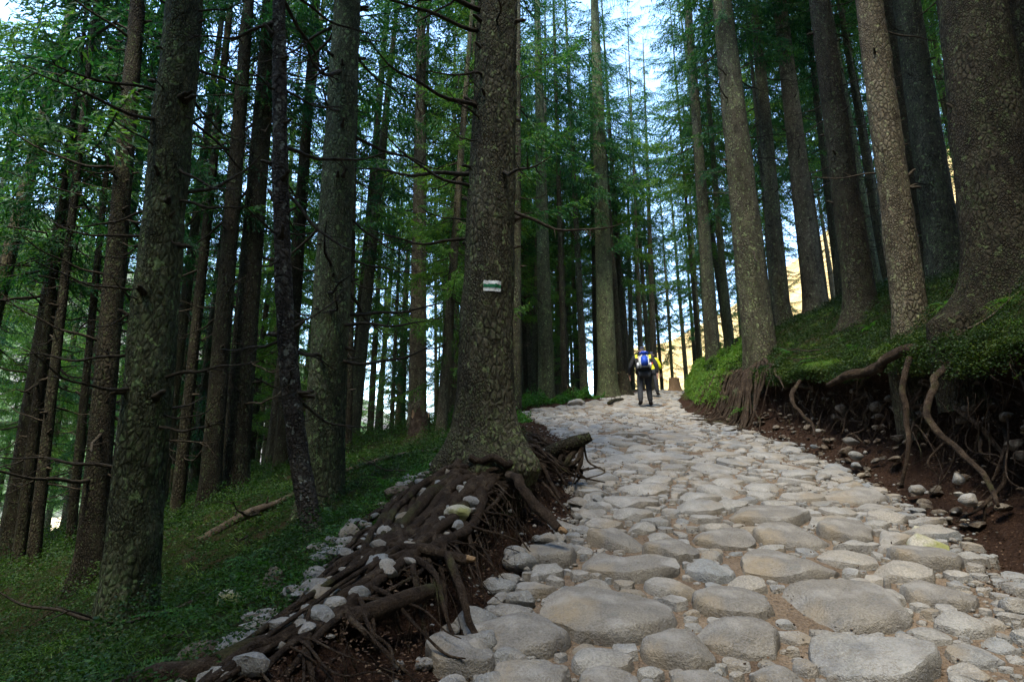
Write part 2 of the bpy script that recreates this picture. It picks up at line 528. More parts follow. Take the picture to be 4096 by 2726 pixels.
# ------------------------------------------------------------------ stones of the path
rng = np.random.default_rng(7)
BIG = [(0.51,3.26,0.36,0.30),(0.78,3.98,0.36,0.23),(0.05,3.01,0.19,0.20),(1.22,3.39,0.20,0.19),(1.09,3.00,0.18,0.17),(1.78,3.36,0.39,0.24),(1.78,3.97,0.34,0.25),(1.61,2.82,0.32,0.18),(0.77,2.90,0.19,0.13),(0.40,2.79,0.13,0.11),(0.06,2.66,0.21,0.10),(0.78,2.60,0.18,0.09),(0.80,4.47,0.23,0.20),(2.23,5.14,0.34,0.28),(2.11,4.55,0.28,0.22),(2.62,4.64,0.19,0.24),(2.79,4.09,0.26,0.16),(2.43,3.50,0.16,0.16),(1.59,4.52,0.25,0.19),(2.28,4.11,0.24,0.13),(1.11,4.24,0.20,0.17),(-0.02,3.34,0.15,0.11),(2.12,2.88,0.11,0.10),(1.13,2.68,0.17,0.08),(2.07,3.08,0.12,0.08),(1.27,3.85,0.14,0.13),(3.36,5.83,0.36,0.22),(1.06,5.21,0.17,0.18),(0.76,4.90,0.14,0.16),(2.08,8.15,0.37,0.4),(1.44,7.98,0.27,0.33),(1.68,5.43,0.24,0.22),(2.89,5.83,0.24,0.20),(0.98,6.84,0.25,0.26),(1.38,6.19,0.25,0.25),(2.54,7.22,0.30,0.26),(2.91,10.10,0.42,0.45),(2.11,10.67,0.44,0.42),(2.14,6.01,0.24,0.19),(2.61,4.96,0.20,0.16),(2.85,4.56,0.15,0.15),(2.09,3.36,0.09,0.08)]
AN = 1.3                      # stones are wider than deep
seeds = []                    # x, y, r
grid = {}
def gk(x, y): return (int(x / .5), int(y * AN / .5))
def put(x, y, r, slack=1.0):
    i, j = gk(x, y)
    n = int(math.ceil((r + .5) / .5))
    for a in range(i - n, i + n + 1):
        for b in range(j - n, j + n + 1):
            for k in grid.get((a, b), ()):
                q = seeds[k]
                if (q[0] - x) ** 2 + ((q[1] - y) * AN) ** 2 < ((q[2] + r) * slack) ** 2:
                    return False
    grid.setdefault((i, j), []).append(len(seeds))
    seeds.append((x, y, r))
    return True
for bx, by, rx, ry in BIG:
    put(bx, by, math.sqrt(rx * ry * AN) * 1.02, 0.0)
for r0, r1, n, ymax in ((.22, .34, 700, 33), (.14, .22, 2600, 33), (.09, .14, 6000, 26), (.055, .09, 14000, 16), (.030, .055, 16000, 8.5)):
    for _ in range(n):
        yy = 1.9 + (ymax - 1.9) * rng.random() ** 1.25
        if r0 > .2 and yy < 5.5: continue
        u = rng.random()
        xx = TL(yy) + .04 + (TR(yy) - TL(yy) - .1) * u
        if xx > 2.15 + .5 * (yy - 2.6) * .55 and yy < 4.6 and (r0 > .07 or rng.random() < .8): continue     # gravelly dirt at the foot of the right bank
        if r0 > .2 and (u < .14 or u > .86): continue
        put(xx, yy, rng.uniform(r0, r1), .93)
SD = np.array(seeds)

def power_cell(k):
    x0, y0, r0 = SD[k]
    y0 *= AN
    rk = np.random.default_rng(k)
    n = int(rk.integers(5, 9))
    R0 = r0 * 1.42
    poly = [(x0 + R0 * f * math.cos(a), y0 + R0 * f * math.sin(a)) for a, f in zip((np.arange(n) + rk.uniform(-.28, .28, n)) * 2 * math.pi / n, rk.uniform(.70, 1.08, n))]
    d2 = (SD[:, 0] - x0) ** 2 + (SD[:, 1] * AN - y0) ** 2
    for j in np.where(d2 < (R0 * 1.0 + SD[:, 2] * 1.35) ** 2)[0]:
        if j == k: continue
        dxx, dyy = SD[j, 0] - x0, SD[j, 1] * AN - y0
        d = math.hypot(dxx, dyy)
        if d < 1e-6: continue
        c = (d * d + r0 * r0 - SD[j, 2] ** 2) / (2 * d)
        ux, uy = dxx / d, dyy / d
        out = []
        for a in range(len(poly)):
            p, q = poly[a], poly[(a + 1) % len(poly)]
            sp = (p[0] - x0) * ux + (p[1] - y0) * uy - c
            sq = (q[0] - x0) * ux + (q[1] - y0) * uy - c
            if sp <= 0: out.append(p)
            if sp * sq < 0:
                t = sp / (sp - sq)
                out.append((p[0] + (q[0] - p[0]) * t, p[1] + (q[1] - p[1]) * t))
        poly = out
        if len(poly) < 3: return None
    P = np.array(poly)
    P[:, 1] /= AN
    return P

def slab(poly, r, rng, N, rings, seed):
    c = poly.mean(0)
    p = poly - c
    cut = rng.uniform(.05, .17)
    for _ in range(2):                                       # wear the corners
        q = np.roll(p, -1, axis=0)
        p = np.stack([(1 - cut) * p + cut * q, cut * p + (1 - cut) * q], 1).reshape(-1, 2)
    seg = np.linalg.norm(np.roll(p, -1, axis=0) - p, axis=1)
    s = np.concatenate([[0], np.cumsum(seg)])
    pc = np.concatenate([p, p[:1]])
    t = np.linspace(0, s[-1], N, endpoint=False)
    p = np.stack([np.interp(t, s, pc[:, 0]), np.interp(t, s, pc[:, 1])], 1)
    ln = np.linalg.norm(p, axis=1)[:, None] + 1e-6
    p = p - p / ln * rng.uniform(.004, .016)
    ang = np.arange(N) * 2 * np.pi / N
    p *= (1 + .13 * fbm(np.stack([np.cos(ang) * 1.8, np.sin(ang) * 1.8, np.full(N, seed * 1.7)], 1), 3, seed))[:, None]
    h = min(.066, .026 + r * rng.uniform(.10, .30)) * float(np.interp(c[1], [4, 8, 16], [1, .75, .6]))
    flat = rng.uniform(.78, .95)
    t = np.linspace(0, 1, rings)
    edge = .45
    u = np.clip((t - .12) / (edge - .12), 0, 1)
    v = np.clip((t - edge) / (1 - edge), 0, 1)
    sc = np.where(t < .12, 1.0, np.where(t < edge, 1 - (1 - flat) * u ** 1.5, flat * (1 - v)))
    zz = np.where(t < .12, -.10, np.where(t < edge, -.02 + (h * .9 + .02) * np.sin(u * np.pi / 2) ** .9, h * .9 + h * .14 * np.sin(v * np.pi / 2)))
    sc[-1] = 0
    V = np.concatenate([np.concatenate([p * a, np.full((N, 1), b)], 1) for a, b in zip(sc[:-1], zz[:-1])] + [[[0, 0, zz[-1]]]])
    top = V[:, 2] > 0
    for _ in range(rng.integers(3, 7)):                      # broken facets on the top
        a = rng.uniform(0, 2 * np.pi); sl = rng.uniform(.12, .8); o = rng.uniform(.15, .8) * r
        lim = h * rng.uniform(.92, 1.02) - sl * (V[:, 0] * math.cos(a) + V[:, 1] * math.sin(a) - o)
        V[:, 2] = np.where(top, np.minimum(V[:, 2], np.maximum(lim, -.01)), V[:, 2])
    V[:, 2] += np.where(top, fbm(V * (1.4 / max(r, .08)) + seed, 3, seed) * .14 * h + fbm(V * 16 + seed, 3, seed + 5) * .006, 0)
    V[:, :2] += np.stack([fbm(V * 9 + seed, 3, seed + 1), fbm(V * 9 - seed, 3, seed + 2)], 1) * .07 * r
    tx, ty = rng.normal(0, .09), rng.normal(0, .08)
    V[:, 2] += V[:, 0] * tx + V[:, 1] * ty
    K = rings - 1
    i = (np.arange(K - 1)[:, None] * N); j = np.arange(N)[None, :]; j2 = (j + 1) % N
    Q = np.stack([i + j, i + j2, i + N + j2, i + N + j], -1).reshape(-1, 4)
    jj = np.arange(N)
    T = np.stack([(K - 1) * N + jj, (K - 1) * N + (jj + 1) % N, np.full(N, K * N)], 1)
    return c, V, Q, T

cells = []
for k in range(len(SD)):
    poly = power_cell(k)
    if poly is None: continue
    cells.append((SD[k, 2] / max(SD[k, 1], 1), k, poly))
cells.sort(key=lambda a: -a[0])
rest = Geo()
for n, (size, k, poly) in enumerate(cells):
    r = SD[k, 2]
    hi = n < 175
    N, rings = (44, 15) if size > .05 else (26, 9) if hi else (14, 6)
    c, V, Q, T = slab(poly, r, rng, N, rings, k)
    zc = float(PZ(c[1])) + rng.uniform(-.012, .018) + (.02 if hi and size > .05 else 0)
    if hi:
        link('stone', (lambda g: (g.add(V, Q, T), g.mesh('stone', M['stone'], True, 38))[1])(Geo()), path, (c[0], c[1], zc))
    else:
        V = V + np.array([c[0], c[1], zc])
        V[:, 2] += (V[:, 1] - c[1]) * .2
        rest.add(V, Q, T)
for o in path.children:
    o.rotation_euler = (math.atan(.2), 0, 0)
tag(link('small_stones', rest.mesh('small_stones', M['stone'], True, 40), path), kind='stuff')

# boulders: faceted rounded rocks
def ico(sub):
    bm = bmesh.new()
    bmesh.ops.create_icosphere(bm, subdivisions=sub, radius=1)
    V = np.array([v.co[:] for v in bm.verts]); T = np.array([[v.index for v in f.verts] for f in bm.faces])
    bm.free()
    return V, T
ICO = {1: ico(1), 2: ico(2), 3: ico(3), 4: ico(4)}
def rock(rng, sub, sx, sy, sz, cuts=7, rough=.12):
    V, T = ICO[sub]
    V = V.copy()
    for _ in range(cuts):
        n = rng.normal(size=3); n /= np.linalg.norm(n)
        d = rng.uniform(.55, .92)
        e = V @ n - d
        V -= np.maximum(e, 0)[:, None] * n * .92
    s = int(rng.integers(1000))
    V = V * (1 + rough * fbm(V * 1.5 + s, 3, s))[:, None]
    return V * np.array([sx, sy, sz]), T

gravel = Geo()
for _ in range(2000):
    y0 = 1.9 + 13 * rng.random() ** 1.6
    side = rng.random()
    if side < .42:
        x0 = TL(y0) + rng.normal(.12, .22); 
    elif side < .8:
        x0 = TR(y0) - abs(rng.normal(.1, .35)) + .1 - (.7 * rng.random() if y0 < 4.5 else 0)
    else:
        x0 = TL(y0) + (TR(y0) - TL(y0)) * rng.random()
    r = rng.uniform(.008, .022) * (1.4 if rng.random() < .15 else 1)
    V, T = rock(rng, 1, r * rng.uniform(.9, 1.5), r * rng.uniform(.8, 1.2), r * rng.uniform(.5, .9), 2, .15)
    gravel.add(V + np.array([x0, y0, gz(x0, y0) + r * .35]), None, T)
tag(link('gravel', gravel.mesh('gravel', M['stone'], True), path), kind='stuff')

# cobbles lying along the foot of the left bank and the right bank
def edge_stones(n, pick, smin, smax, sub=2):
    for _ in range(n):
        x0, y0 = pick()
        r = smin + (smax - smin) * rng.random() ** 1.8
        V, T = rock(rng, 3 if r > .06 else 2, r * rng.uniform(.9, 1.4), r * rng.uniform(.75, 1.1), r * rng.uniform(.55, .85))
        g = Geo(); g.add(V, None, T)
        link('stone', g.mesh('stone', M['stone'], True, 35), path, (x0, y0, gz(x0, y0) + r * .32), (rng.normal(0, .15), rng.normal(0, .15), rng.uniform(0, 6.28)))
def pl():
    y0 = 2.45 + 3.6 * rng.random() ** 1.1
    return TL(y0) + rng.uniform(-.10, .26), y0
edge_stones(75, pl, .03, .10)
def pr():
    y0 = rng.uniform(3.3, 9.5)
    return TR(y0) + rng.uniform(-.45, .18), y0
edge_stones(50, pr, .025, .085)

def boulder(x, y, sx, sy, sz, label, mat='stone', lift=.35, seed=1, rz=0.0, group=None, name='rock', z=None):
    r_ = np.random.default_rng(seed)
    V, T = rock(r_, 4, sx * .85, sy * .85, sz * .85, 10, .10)
    g = Geo(); g.add(V, None, T)
    o = link(name, g.mesh('rock', M[mat], True, 35), None, (x, y, (gz(x, y) if z is None else z) + sz * (lift - .35)), (0, 0, rz))
    tag(o, label, 'rock', group)
boulder(-.40, 4.60, .17, .10, .075, 'pale flat rock wedged at the foot of the marked tree', lift=.5, seed=3, rz=.2)
boulder(-.36, 3.95, .12, .10, .085, 'round lichen-green rock sitting among the left roots', 'mossy_stone', lift=.7, seed=5)
boulder(-.83, 4.35, .17, .10, .09, 'grey pointed rock on the bank crest behind the roots', 'earthy_stone', lift=.5, seed=8, rz=.5)
boulder(-1.02, 3.75, .13, .05, .11, 'upright pale splinter of rock beside the bright ferns', lift=.5, seed=9, rz=-.7)
boulder(-1.22, 3.9, .13, .09, .06, 'low pale rock between ferns and root crest', lift=.4, seed=10, rz=.2)
boulder(-1.30, 2.62, .12, .09, .10, 'large grey rock at the mossy edge of the root bank', 'earthy_stone', lift=.55, seed=12, rz=.3)
boulder(-.88, 2.85, .09, .06, .075, 'white angular rock lodged between the lower roots', lift=.5, seed=14, rz=.8)
boulder(-1.40, 3.6, .10, .08, .09, 'grey rock leaning on the foot of the dark flaking trunk', 'earthy_stone', lift=.5, seed=15)
boulder(-1.72, 3.75, .11, .08, .08, 'small mossy rock in the ground cover by the large mossy trunk', 'mossy_stone', lift=.4, seed=16)
boulder(3.02, 4.35, .17, .14, .14, 'yellow-green mossy boulder at the foot of the right bank', 'mossy_stone', lift=.45, seed=18)
boulder(3.28, 3.72, .15, .14, .19, 'tall brown boulder leaning on the right bank', 'earthy_stone', lift=.5, seed=19, rz=.6)
boulder(3.12, 3.36, .14, .12, .16, 'dark upright boulder at the corner of the gravelly verge', 'earthy_stone', lift=.4, seed=20, rz=1.2)
boulder(3.22, 4.75, .08, .07, .06, 'ochre cobble under the hanging root', 'mossy_stone', lift=.5, seed=21)
boulder(3.62, 6.2, .12, .09, .10, 'cream boulder half buried where roots reach the path', lift=.5, seed=22, rz=-.5)
boulder(3.35, 6.1, .13, .09, .06, 'tan cobble beside the cream boulder', lift=.4, seed=23)
boulder(4.98, 8.6, .11, .09, .15, 'bluish rock stuck in the earth face of the right bank', 'earthy_stone', lift=.5, seed=24, z=.95)
boulder(4.82, 7.5, .12, .09, .10, 'pale rock gripped by roots under the mossy lip', 'earthy_stone', lift=.5, seed=25, z=.85)
boulder(2.0, 17.6, .45, .28, .20, 'broad pale boulder at the upper left edge of the path', lift=.5, seed=27)
boulder(.95, 15.9, .34, .2, .10, 'flat grey boulder beside the shrubs on the upper path edge', lift=.5, seed=28)

# ------------------------------------------------------------------ trees
def trunk_fn(Rd, H, flare, lobes, lean, seed, rough, curve=(0, 0), fh=.28, butt=()):
    rg = np.random.default_rng(seed)
    ph = rg.uniform(0, 6.28, 6)
    def f(th, z, off=0.0):
        th = np.asarray(th, float); z = np.asarray(z, float)
        zc = np.clip(z, -.6, H)
        r = Rd * np.clip(1 - .9 * zc / H, .02, 2)
        lob = sum(np.cos((k + 2) * th + ph[k]) * w for k, w in zip(range(4), (.35, .35, .25, .2)))
        r = r + flare * np.exp(-np.maximum(zc, -.35) / fh) * np.clip(1 + lobes * lob, .1, 3) * .55
        for ba, bw, bl, bh in butt:
            da = (th - ba + np.pi) % (2 * np.pi) - np.pi
            r = r + bl * np.exp(-(da / bw) ** 2) * np.exp(-np.maximum(zc, 0) / bh)
        r = r * (1 + .03 * np.cos(2 * th + ph[4] + zc * .2))
        if butt: r = r * np.clip(1 + (zc + .08) * 1.3, .25, 1)
        q = np.stack([np.cos(th) * Rd * 26, np.sin(th) * Rd * 26, zc * 10 + seed], -1)
        s = q.shape
        b = fbm(q.reshape(-1, 3), 3, seed).reshape(s[:-1])
        b2 = vnoise((q * .22).reshape(-1, 3), seed + 7).reshape(s[:-1])
        r = r + rough * (b * 1.15 + b2 * 1.3) + off
        cx = lean[0] * zc + curve[0] * np.exp(-np.maximum(zc, 0) / 1.2)
        cy = lean[1] * zc + curve[1] * np.exp(-np.maximum(zc, 0) / 1.2)
        return np.stack([cx + r * np.cos(th), cy + r * np.sin(th), z], -1)
    return f

def trunk_mesh(fn, zs, nth, mat):
    th = np.arange(nth) * 2 * np.pi / nth
    TH, Z = np.meshgrid(th, zs)
    V = fn(TH, Z).reshape(-1, 3)
    n = len(zs)
    i = np.arange(n - 1)[:, None] * nth; j = np.arange(nth)[None, :]; j2 = (j + 1) % nth
    return make_mesh('trunk', V, np.stack([i + j, i + j2, i + nth + j2, i + nth + j], -1).reshape(-1, 4), mat)

# dead branches: unit length along +X
def dead_branch_mesh(seed):
    rg = np.random.default_rng(seed)
    sag = rg.uniform(-.30, .05); up = rg.uniform(.0, .35); sw = rg.normal(0, .12)
    t = np.linspace(0, 1, 12)
    P = np.stack([t * (1 - .08 * abs(sag)), sw * t ** 2 + .015 * np.sin(t * 9 + seed), sag * np.sin(t * 1.9) + up * t ** 2.5 + .012 * np.sin(t * 14 + seed)], 1)
    g = Geo()
    g.add(*tube(P, .016 * (1 - t) ** .7 + .0028, 6, .25, seed))
    for _ in range(rg.integers(3, 8)):
        s = rg.uniform(.25, .92)
        p0 = np.array([np.interp(s, t, P[:, k]) for k in range(3)])
        a = rg.choice([-1, 1]) * rg.uniform(.5, 1.1)
        L = rg.uniform(.10, .38) * (1.1 - s * .6)
        d = np.array([math.cos(a), math.sin(a), rg.normal(-.15, .35)])
        tt = np.linspace(0, 1, 5)
        Q = p0 + tt[:, None] * d * L + np.stack([0 * tt, 0 * tt, rg.normal(0, .15) * L * tt ** 2], 1)
        g.add(*tube(Q, .0055 * (1 - tt) + .0013, 4, 0, 0, False))
    return g.mesh('dead_branch', M['dead'])
DEAD = [dead_branch_mesh(100 + k) for k in range(14)]

# needle sprays
def spray(seed, L=2.3):
    rg = np.random.default_rng(seed)
    pts = []; dirs = []
    n = 30
    f = lambda s: np.array([s, .12 * math.sin(s * 1.3 + seed) * s * .4, -.22 * s + .055 * s * s])
    for s in np.linspace(.12 * L, L, n):
        for side in (-1, 1):
            l = (.62 * (1 - (s / L) ** 2.2 * .75)) * rg.uniform(.55, 1.15) * min(1, .35 + s / (.3 * L) * .65)
            hang = rg.uniform(.1, .9)
            d = np.array([rg.uniform(.35, .75), side * rg.uniform(.4, .9), -hang * 1.25])
            d /= np.linalg.norm(d)
            m_ = max(4, int(l / .042))
            u = (np.arange(m_) + rg.random(m_)) / m_ * l
            p = f(s)[None] + u[:, None] * d + np.array([0, 0, -1.]) * (u ** 2)[:, None] * .35
            pts.append(p); dirs.append(np.repeat(d[None], m_, 0))
    p = np.concatenate(pts); d = np.concatenate(dirs)
    d = d + rg.normal(0, .38, d.shape); d /= np.linalg.norm(d, axis=1)[:, None]
    nrm = rg.normal(0, 1, d.shape) + np.array([0, 0, .8])
    w = np.cross(d, nrm); w /= np.linalg.norm(w, axis=1)[:, None]
    ln = rg.uniform(.06, .13, len(p))[:, None]; wd = rg.uniform(.011, .019, len(p))[:, None]
    a = p - d * ln * .4; b = p + d * ln; mid = p + d * ln * .15
    V = np.stack([a, mid + w * wd, b, mid - w * wd], 1).reshape(-1, 3)
    s = np.linspace(0, L, 7)
    axis = tube([f(x) for x in s], .018 * (1 - s / L) + .003, 4, 0, 0, False)
    return V, axis[0], axis[1]
SPRAYS = [spray(k) for k in range(6)]

def crown_mesh(seed, base, H, per, dens, mat, rmax=1.0, low_sparse=0.0):
    rg = np.random.default_rng(seed)
    nv = []; wv = []; wq = []; wn = 0
    z = base
    while z < H - .4:
        t = (z - base) / (H - base)
        Lr = rmax * (.28 + .95 * min(1, (H - z) / (H * .45)) * (1 if t > .12 else .7)) * rg.uniform(.75, 1.15)
        k = rg.integers(per[0], per[1] + 1)
        if t < low_sparse and rg.random() < .5: k = max(1, k - 2)
        a0 = rg.uniform(0, 6.28)
        for q in range(k):
            az = a0 + q * 6.283 / k + rg.normal(0, .25)
            pit = np.interp(t, [0, .5, 1], [.22, .0, -.55]) + rg.normal(0, .24)
            sc = Lr * rg.uniform(.7, 1.15) * .95
            V, A, Aq = SPRAYS[rg.integers(len(SPRAYS))]
            cp, sp = math.cos(pit), math.sin(pit); ca, sa = math.cos(az), math.sin(az)
            Rm = np.array([[ca, -sa, 0], [sa, ca, 0], [0, 0, 1]]) @ np.array([[cp, 0, sp], [0, 1, 0], [-sp, 0, cp]])
            o = np.array([0, 0, z + rg.normal(0, .1)])
            Vs = V
            if sc < .8:                              # fewer needles on the short top branches
                keep = np.repeat(rg.random(len(V) // 4) < max(.35, sc), 4); Vs = V[keep]
            nv.append(Vs * sc @ Rm.T + o)
            wv.append(A * sc @ Rm.T + o); wq.append(Aq + wn); wn += len(A)
        z += dens * rg.uniform(.7, 1.3)
    nv = np.concatenate(nv); wv = np.concatenate(wv); wq = np.concatenate(wq)
    nq = np.arange(len(nv)).reshape(-1, 4)
    me = make_mesh('crown', np.concatenate([nv, wv]), np.concatenate([nq, wq + len(nv)]), mat, False)
    me.materials.append(M['dead'])
    mi = np.zeros(len(nq) + len(wq), np.int32); mi[len(nq):] = 1
    me.polygons.foreach_set('material_index', mi)
    return me
CROWN = {
    'high': [crown_mesh(11, 9.5, 24, (3, 5), .96, M['needles'], 1.1, .2), crown_mesh(12, 8.5, 24, (3, 5), 1.0, M['needles'], 1.05, .3)],
    'mid': [crown_mesh(21, 6, 23, (3, 4), .86, M['needles'], 1.0, .4), crown_mesh(22, 5, 23, (3, 4), .86, M['needles'], 1.0, .5)],
    'low': [crown_mesh(31, 2.2, 20, (3, 4), .70, M['needles'], .95, .3), crown_mesh(32, 1.6, 17, (3, 4), .56, M['needles_light'], .9, .3)],
    'dense': [crown_mesh(51, 2.0, 22, (4, 5), .5, M['needles'], 1.35, 0)],  # thick crown for the unseen trees added to block light
    'light': [crown_mesh(41, 5, 22, (3, 4), .84, M['needles_light'], 1.0, .5)],
}
def twig_mesh(seed, H):
    rg = np.random.default_rng(seed)
    g = Geo()
    for _ in range(60):
        z = rg.uniform(1.0, H); a = rg.uniform(0, 6.28); L = rg.uniform(.25, 1.3)
        t = np.linspace(0, 1, 5)
        d = np.array([math.cos(a), math.sin(a), 0])
        P = d * .05 + t[:, None] * d * L; P[:, 2] += z - .35 * L * np.sin(t * 2) + rg.uniform(0, .3) * L * t ** 2
        g.add(*tube(P, .010 * (1 - t) + .003, 4, 0, 0, False))
    return g.mesh('bare_twigs', M['dead'])
TWIGS = [twig_mesh(k, 9) for k in (1, 2, 3)]

def near_tree(x, y, dia, lean, mat, crown, nb, label, seed, z=None, flare=.12, lobes=.6, rough=.006, H=25, blen=(.3, 1.2), bside=None, group=None, curve=(0, 0), name='spruce_tree', zb=(.7, 8.5), nth=48, step=.04, cat='tree', cs=1.0, leany=0.0, butt=()):
    zb0 = gz(x, y) if z is None else z
    t = empty(name, (x, y, zb0))
    tag(t, label, cat, group)
    rg = np.random.default_rng(seed)
    fn = trunk_fn(dia / 2, H, flare, lobes, (lean, leany), seed, rough, curve, butt=butt)
    if seed not in (1, 4, 9): step *= 1.7; nth = int(nth * .75)
    top = min(H - 1, y * 1.0 + 1.0)
    zs = np.concatenate([np.arange(-1.3, top, step), np.linspace(top, H, 24)])
    tr_ = link('trunk', trunk_mesh(fn, zs, nth, M[mat]), t)
    for k in range(nb):
        zz = zb[0] + (min(zb[1], top) - zb[0]) * (k + rg.random()) / nb
        a = rg.uniform(0, 6.28) if bside is None or rg.random() < .3 else rg.normal(bside, .9)
        if dia == .50 and seed == 1 and abs(zz - 1.5) < .5 and math.sin(a) < -.3: continue      # keep the blaze clear
        p = fn(np.array([a]), np.array([zz]))[0]
        c = np.array([lean * zz, leany * zz, zz])
        d = p - c
        p = c + d * .88
        L = rg.uniform(*blen) * (1 if rg.random() < .7 else .35)
        link('dead_branch', DEAD[rg.integers(len(DEAD))], t, p, (rg.uniform(-1, 1), rg.normal(.08, .22), a), L)
    for k in range(nb // 2 + 4):                     # snapped stubs
        zz = rg.uniform(zb[0], min(zb[1], top)); a = rg.uniform(0, 6.28)
        if seed == 1 and abs(zz - 1.5) < .3: continue
        p = fn(np.array([a]), np.array([zz]))[0]; c = np.array([lean * zz, leany * zz, zz])
        link('branch_stub', STUB, t, c + (p - c) * .9, (0, rg.normal(-.1, .3), a), rg.uniform(.6, 1.5))
    if crown:
        ms = CROWN[crown]
        link('crown', ms[seed % len(ms)], t, (lean * 12, leany * 12, 0), (0, -0 * lean, rg.uniform(0, 6.28)), cs)
    return t, fn
g = Geo()
g.add(*tube([(0, 0, 0), (.03, 0, .004), (.07, .004, .012), (.10, .006, .012)], [.026, .017, .013, .009], 6, .4, 3))
STUB = g.mesh('branch_stub', M['dead'])

main, main_fn = near_tree(-.25, 4.96, .50, .022, 'bark', 'high', 34, 'tall spruce with white and green trail blaze above bared roots', 1, flare=.12, lobes=.6, rough=.011, nth=128, step=.018, H=27, blen=(.5, 1.5), bside=3.4, zb=(1.5, 7), z=.12, butt=((-.75, .42, .30, .30), (-2.5, .4, .20, .25), (-1.6, .3, .12, .16), (2.6, .5, .15, .3)))
T4, _ = near_tree(-2.78, 4.45, .36, -.053, 'bark_moss', 'high', 40, 'thick mossy spruce trunk standing in dark ground cover left of the roots', 4, flare=.06, rough=.010, nth=96, step=.025, blen=(.3, .9), zb=(1.0, 6), z=-1.05)
T9, _ = near_tree(-2.24, 6.94, .48, -.023, 'bark_moss', 'high', 52, 'pale green straight spruce trunk behind the dark flaking trunk', 9, flare=.08, rough=.008, nth=96, step=.03, blen=(.5, 1.6), bside=0.0, zb=(1.2, 9), z=-.36)
T7, _ = near_tree(-5.0, 10.54, .50, -.031, 'bark_dark', 'high', 46, 'brown spruce trunk with flared foot above the fallen log', 7, flare=.16, nth=64, blen=(.4, 1.6), zb=(1.5, 11))
T8, _ = near_tree(-1.85, 4.75, .165, -.092, 'bark_birch', None, 28, 'slim dark flaking trunk with pale patches, bent at its foot', 8, flare=.05, rough=.006, H=16, nth=40, step=.025, blen=(.3, 1.2), curve=(.34, 0), name='leaning_tree', zb=(1.0, 7), z=-.62)
near_tree(-5.28, 7.59, .31, -.080, 'bark_dark', 'mid', 50, 'dark spruce trunk just behind the thick mossy trunk', 3, nth=40, blen=(.4, 1.5), zb=(.8, 9))
near_tree(-9.83, 11.85, .50, -.033, 'bark_dark', 'mid', 56, 'leaning dark spruce at the shaded outer edge of the left wood', 2, nth=40, blen=(.5, 1.8), zb=(1.5, 12))
for k, (x, y, d, l) in enumerate([(-8.82, 10.79, .19, -.067), (-8.04, 10.15, .19, -.074), (-8.02, 10.9, .16, -.075)]):
    near_tree(x, y, d, l, 'bark_dark', 'mid', 22, 'slim dark spruce of the tight trio beside the leaning spruce', 30 + k, nth=24, step=.08, flare=.03, blen=(.3, 1.2), zb=(1, 9), H=18, group='trio of slim dark spruces')
near_tree(-6.08, 10.75, .22, -.025, 'bark_dark', 'mid', 24, 'thin dark spruce between the mossy trunk and the brown trunks', 35, nth=28, step=.06, flare=.04, zb=(1, 10))
near_tree(-5.1, 9.94, .33, -.040, 'bark_dark', 'mid', 28, 'grey-brown spruce trunk overlapping the flared brown trunk', 36, nth=40, flare=.08, zb=(1, 10), blen=(.3, 1.3))
near_tree(-3.42, 12.08, .16, -.043, 'bark_dark', 'mid', 14, 'thin spruce pole behind the pale green trunk', 37, nth=20, step=.1, flare=.03, H=18, zb=(1, 10))
near_tree(-2.39, 14.46, .46, -.028, 'bark_pale', 'high', 40, 'pale ash-grey spruce trunk left of the blazed tree', 38, nth=40, step=.06, flare=.10, zb=(2, 14), blen=(.3, 1.3))
near_tree(.09, 13.33, .27, .006, 'bark', 'mid', 10, 'slender spruce half hidden behind the blazed tree', 39, nth=28, step=.08, flare=.03)
near_tree(1.16, 19.0, .55, -.010, 'bark_moss', 'high', 22, 'spruce with a low green shrub round its foot beyond the blazed tree', 40, nth=36, step=.1, flare=.12, zb=(3, 16))
near_tree(1.91, 20.42, .25, -.008, 'bark_dark', 'high', 10, 'thin spruce pole next to the spruce with shrubs', 41, nth=20, step=.15, flare=.03, zb=(3, 16))
near_tree(2.93, 22.81, .33, -.020, 'bark', 'high', 10, 'narrow spruce between the shrub-footed and the thick path-edge spruce', 42, nth=20, step=.15, flare=.05, zb=(3, 16))
T16, _ = near_tree(3.72, 21.9, .80, .004, 'bark_moss', 'mid', 20, 'thick mossy spruce at the upper path edge by the hikers', 43, nth=44, step=.08, flare=.16, zb=(3, 17), H=28, cs=1.15)
near_tree(4.75, 24.6, .40, -.025, 'bark_dark', 'high', 8, 'dark spruce just behind the broken mossy stump', 44, nth=24, step=.12, flare=.06, zb=(3, 17))
near_tree(6.75, 18.7, .50, .012, 'bark', 'mid', 16, 'spruce standing in bright green grass above the hikers', 45, nth=36, step=.08, flare=.08, zb=(2, 16))
T19, _ = near_tree(5.62, 12.6, .72, -.006, 'bark', 'high', 24, 'stout spruce gripping the right bank where it nears the hikers', 46, nth=80, step=.04, flare=.14, rough=.010, zb=(2, 12), z=2.2, blen=(.3, 1.0))
near_tree(6.67, 14.53, .48, -.012, 'bark_dark', 'high', 20, 'dark spruce close behind the stout bank spruce', 47, nth=36, step=.06, zb=(2, 13))
near_tree(7.57, 15.35, .46, .024, 'bark', 'high', 18, 'straight spruce between the stout bank spruce and the grey one', 48, nth=36, step=.07, zb=(2, 13), z=4.2)
near_tree(8.5, 15.3, .62, .010, 'bark_pale', 'high', 20, 'light grey knotty spruce on the mossy rise', 49, nth=40, step=.06, zb=(2, 13), z=4.45, flare=.1)
near_tree(6.52, 10.19, .52, .009, 'bark_dark', 'high', 22, 'dark brown spruce next to the lichen-spotted trunk', 50, nth=56, step=.04, zb=(1.6, 9), blen=(.2, .9))
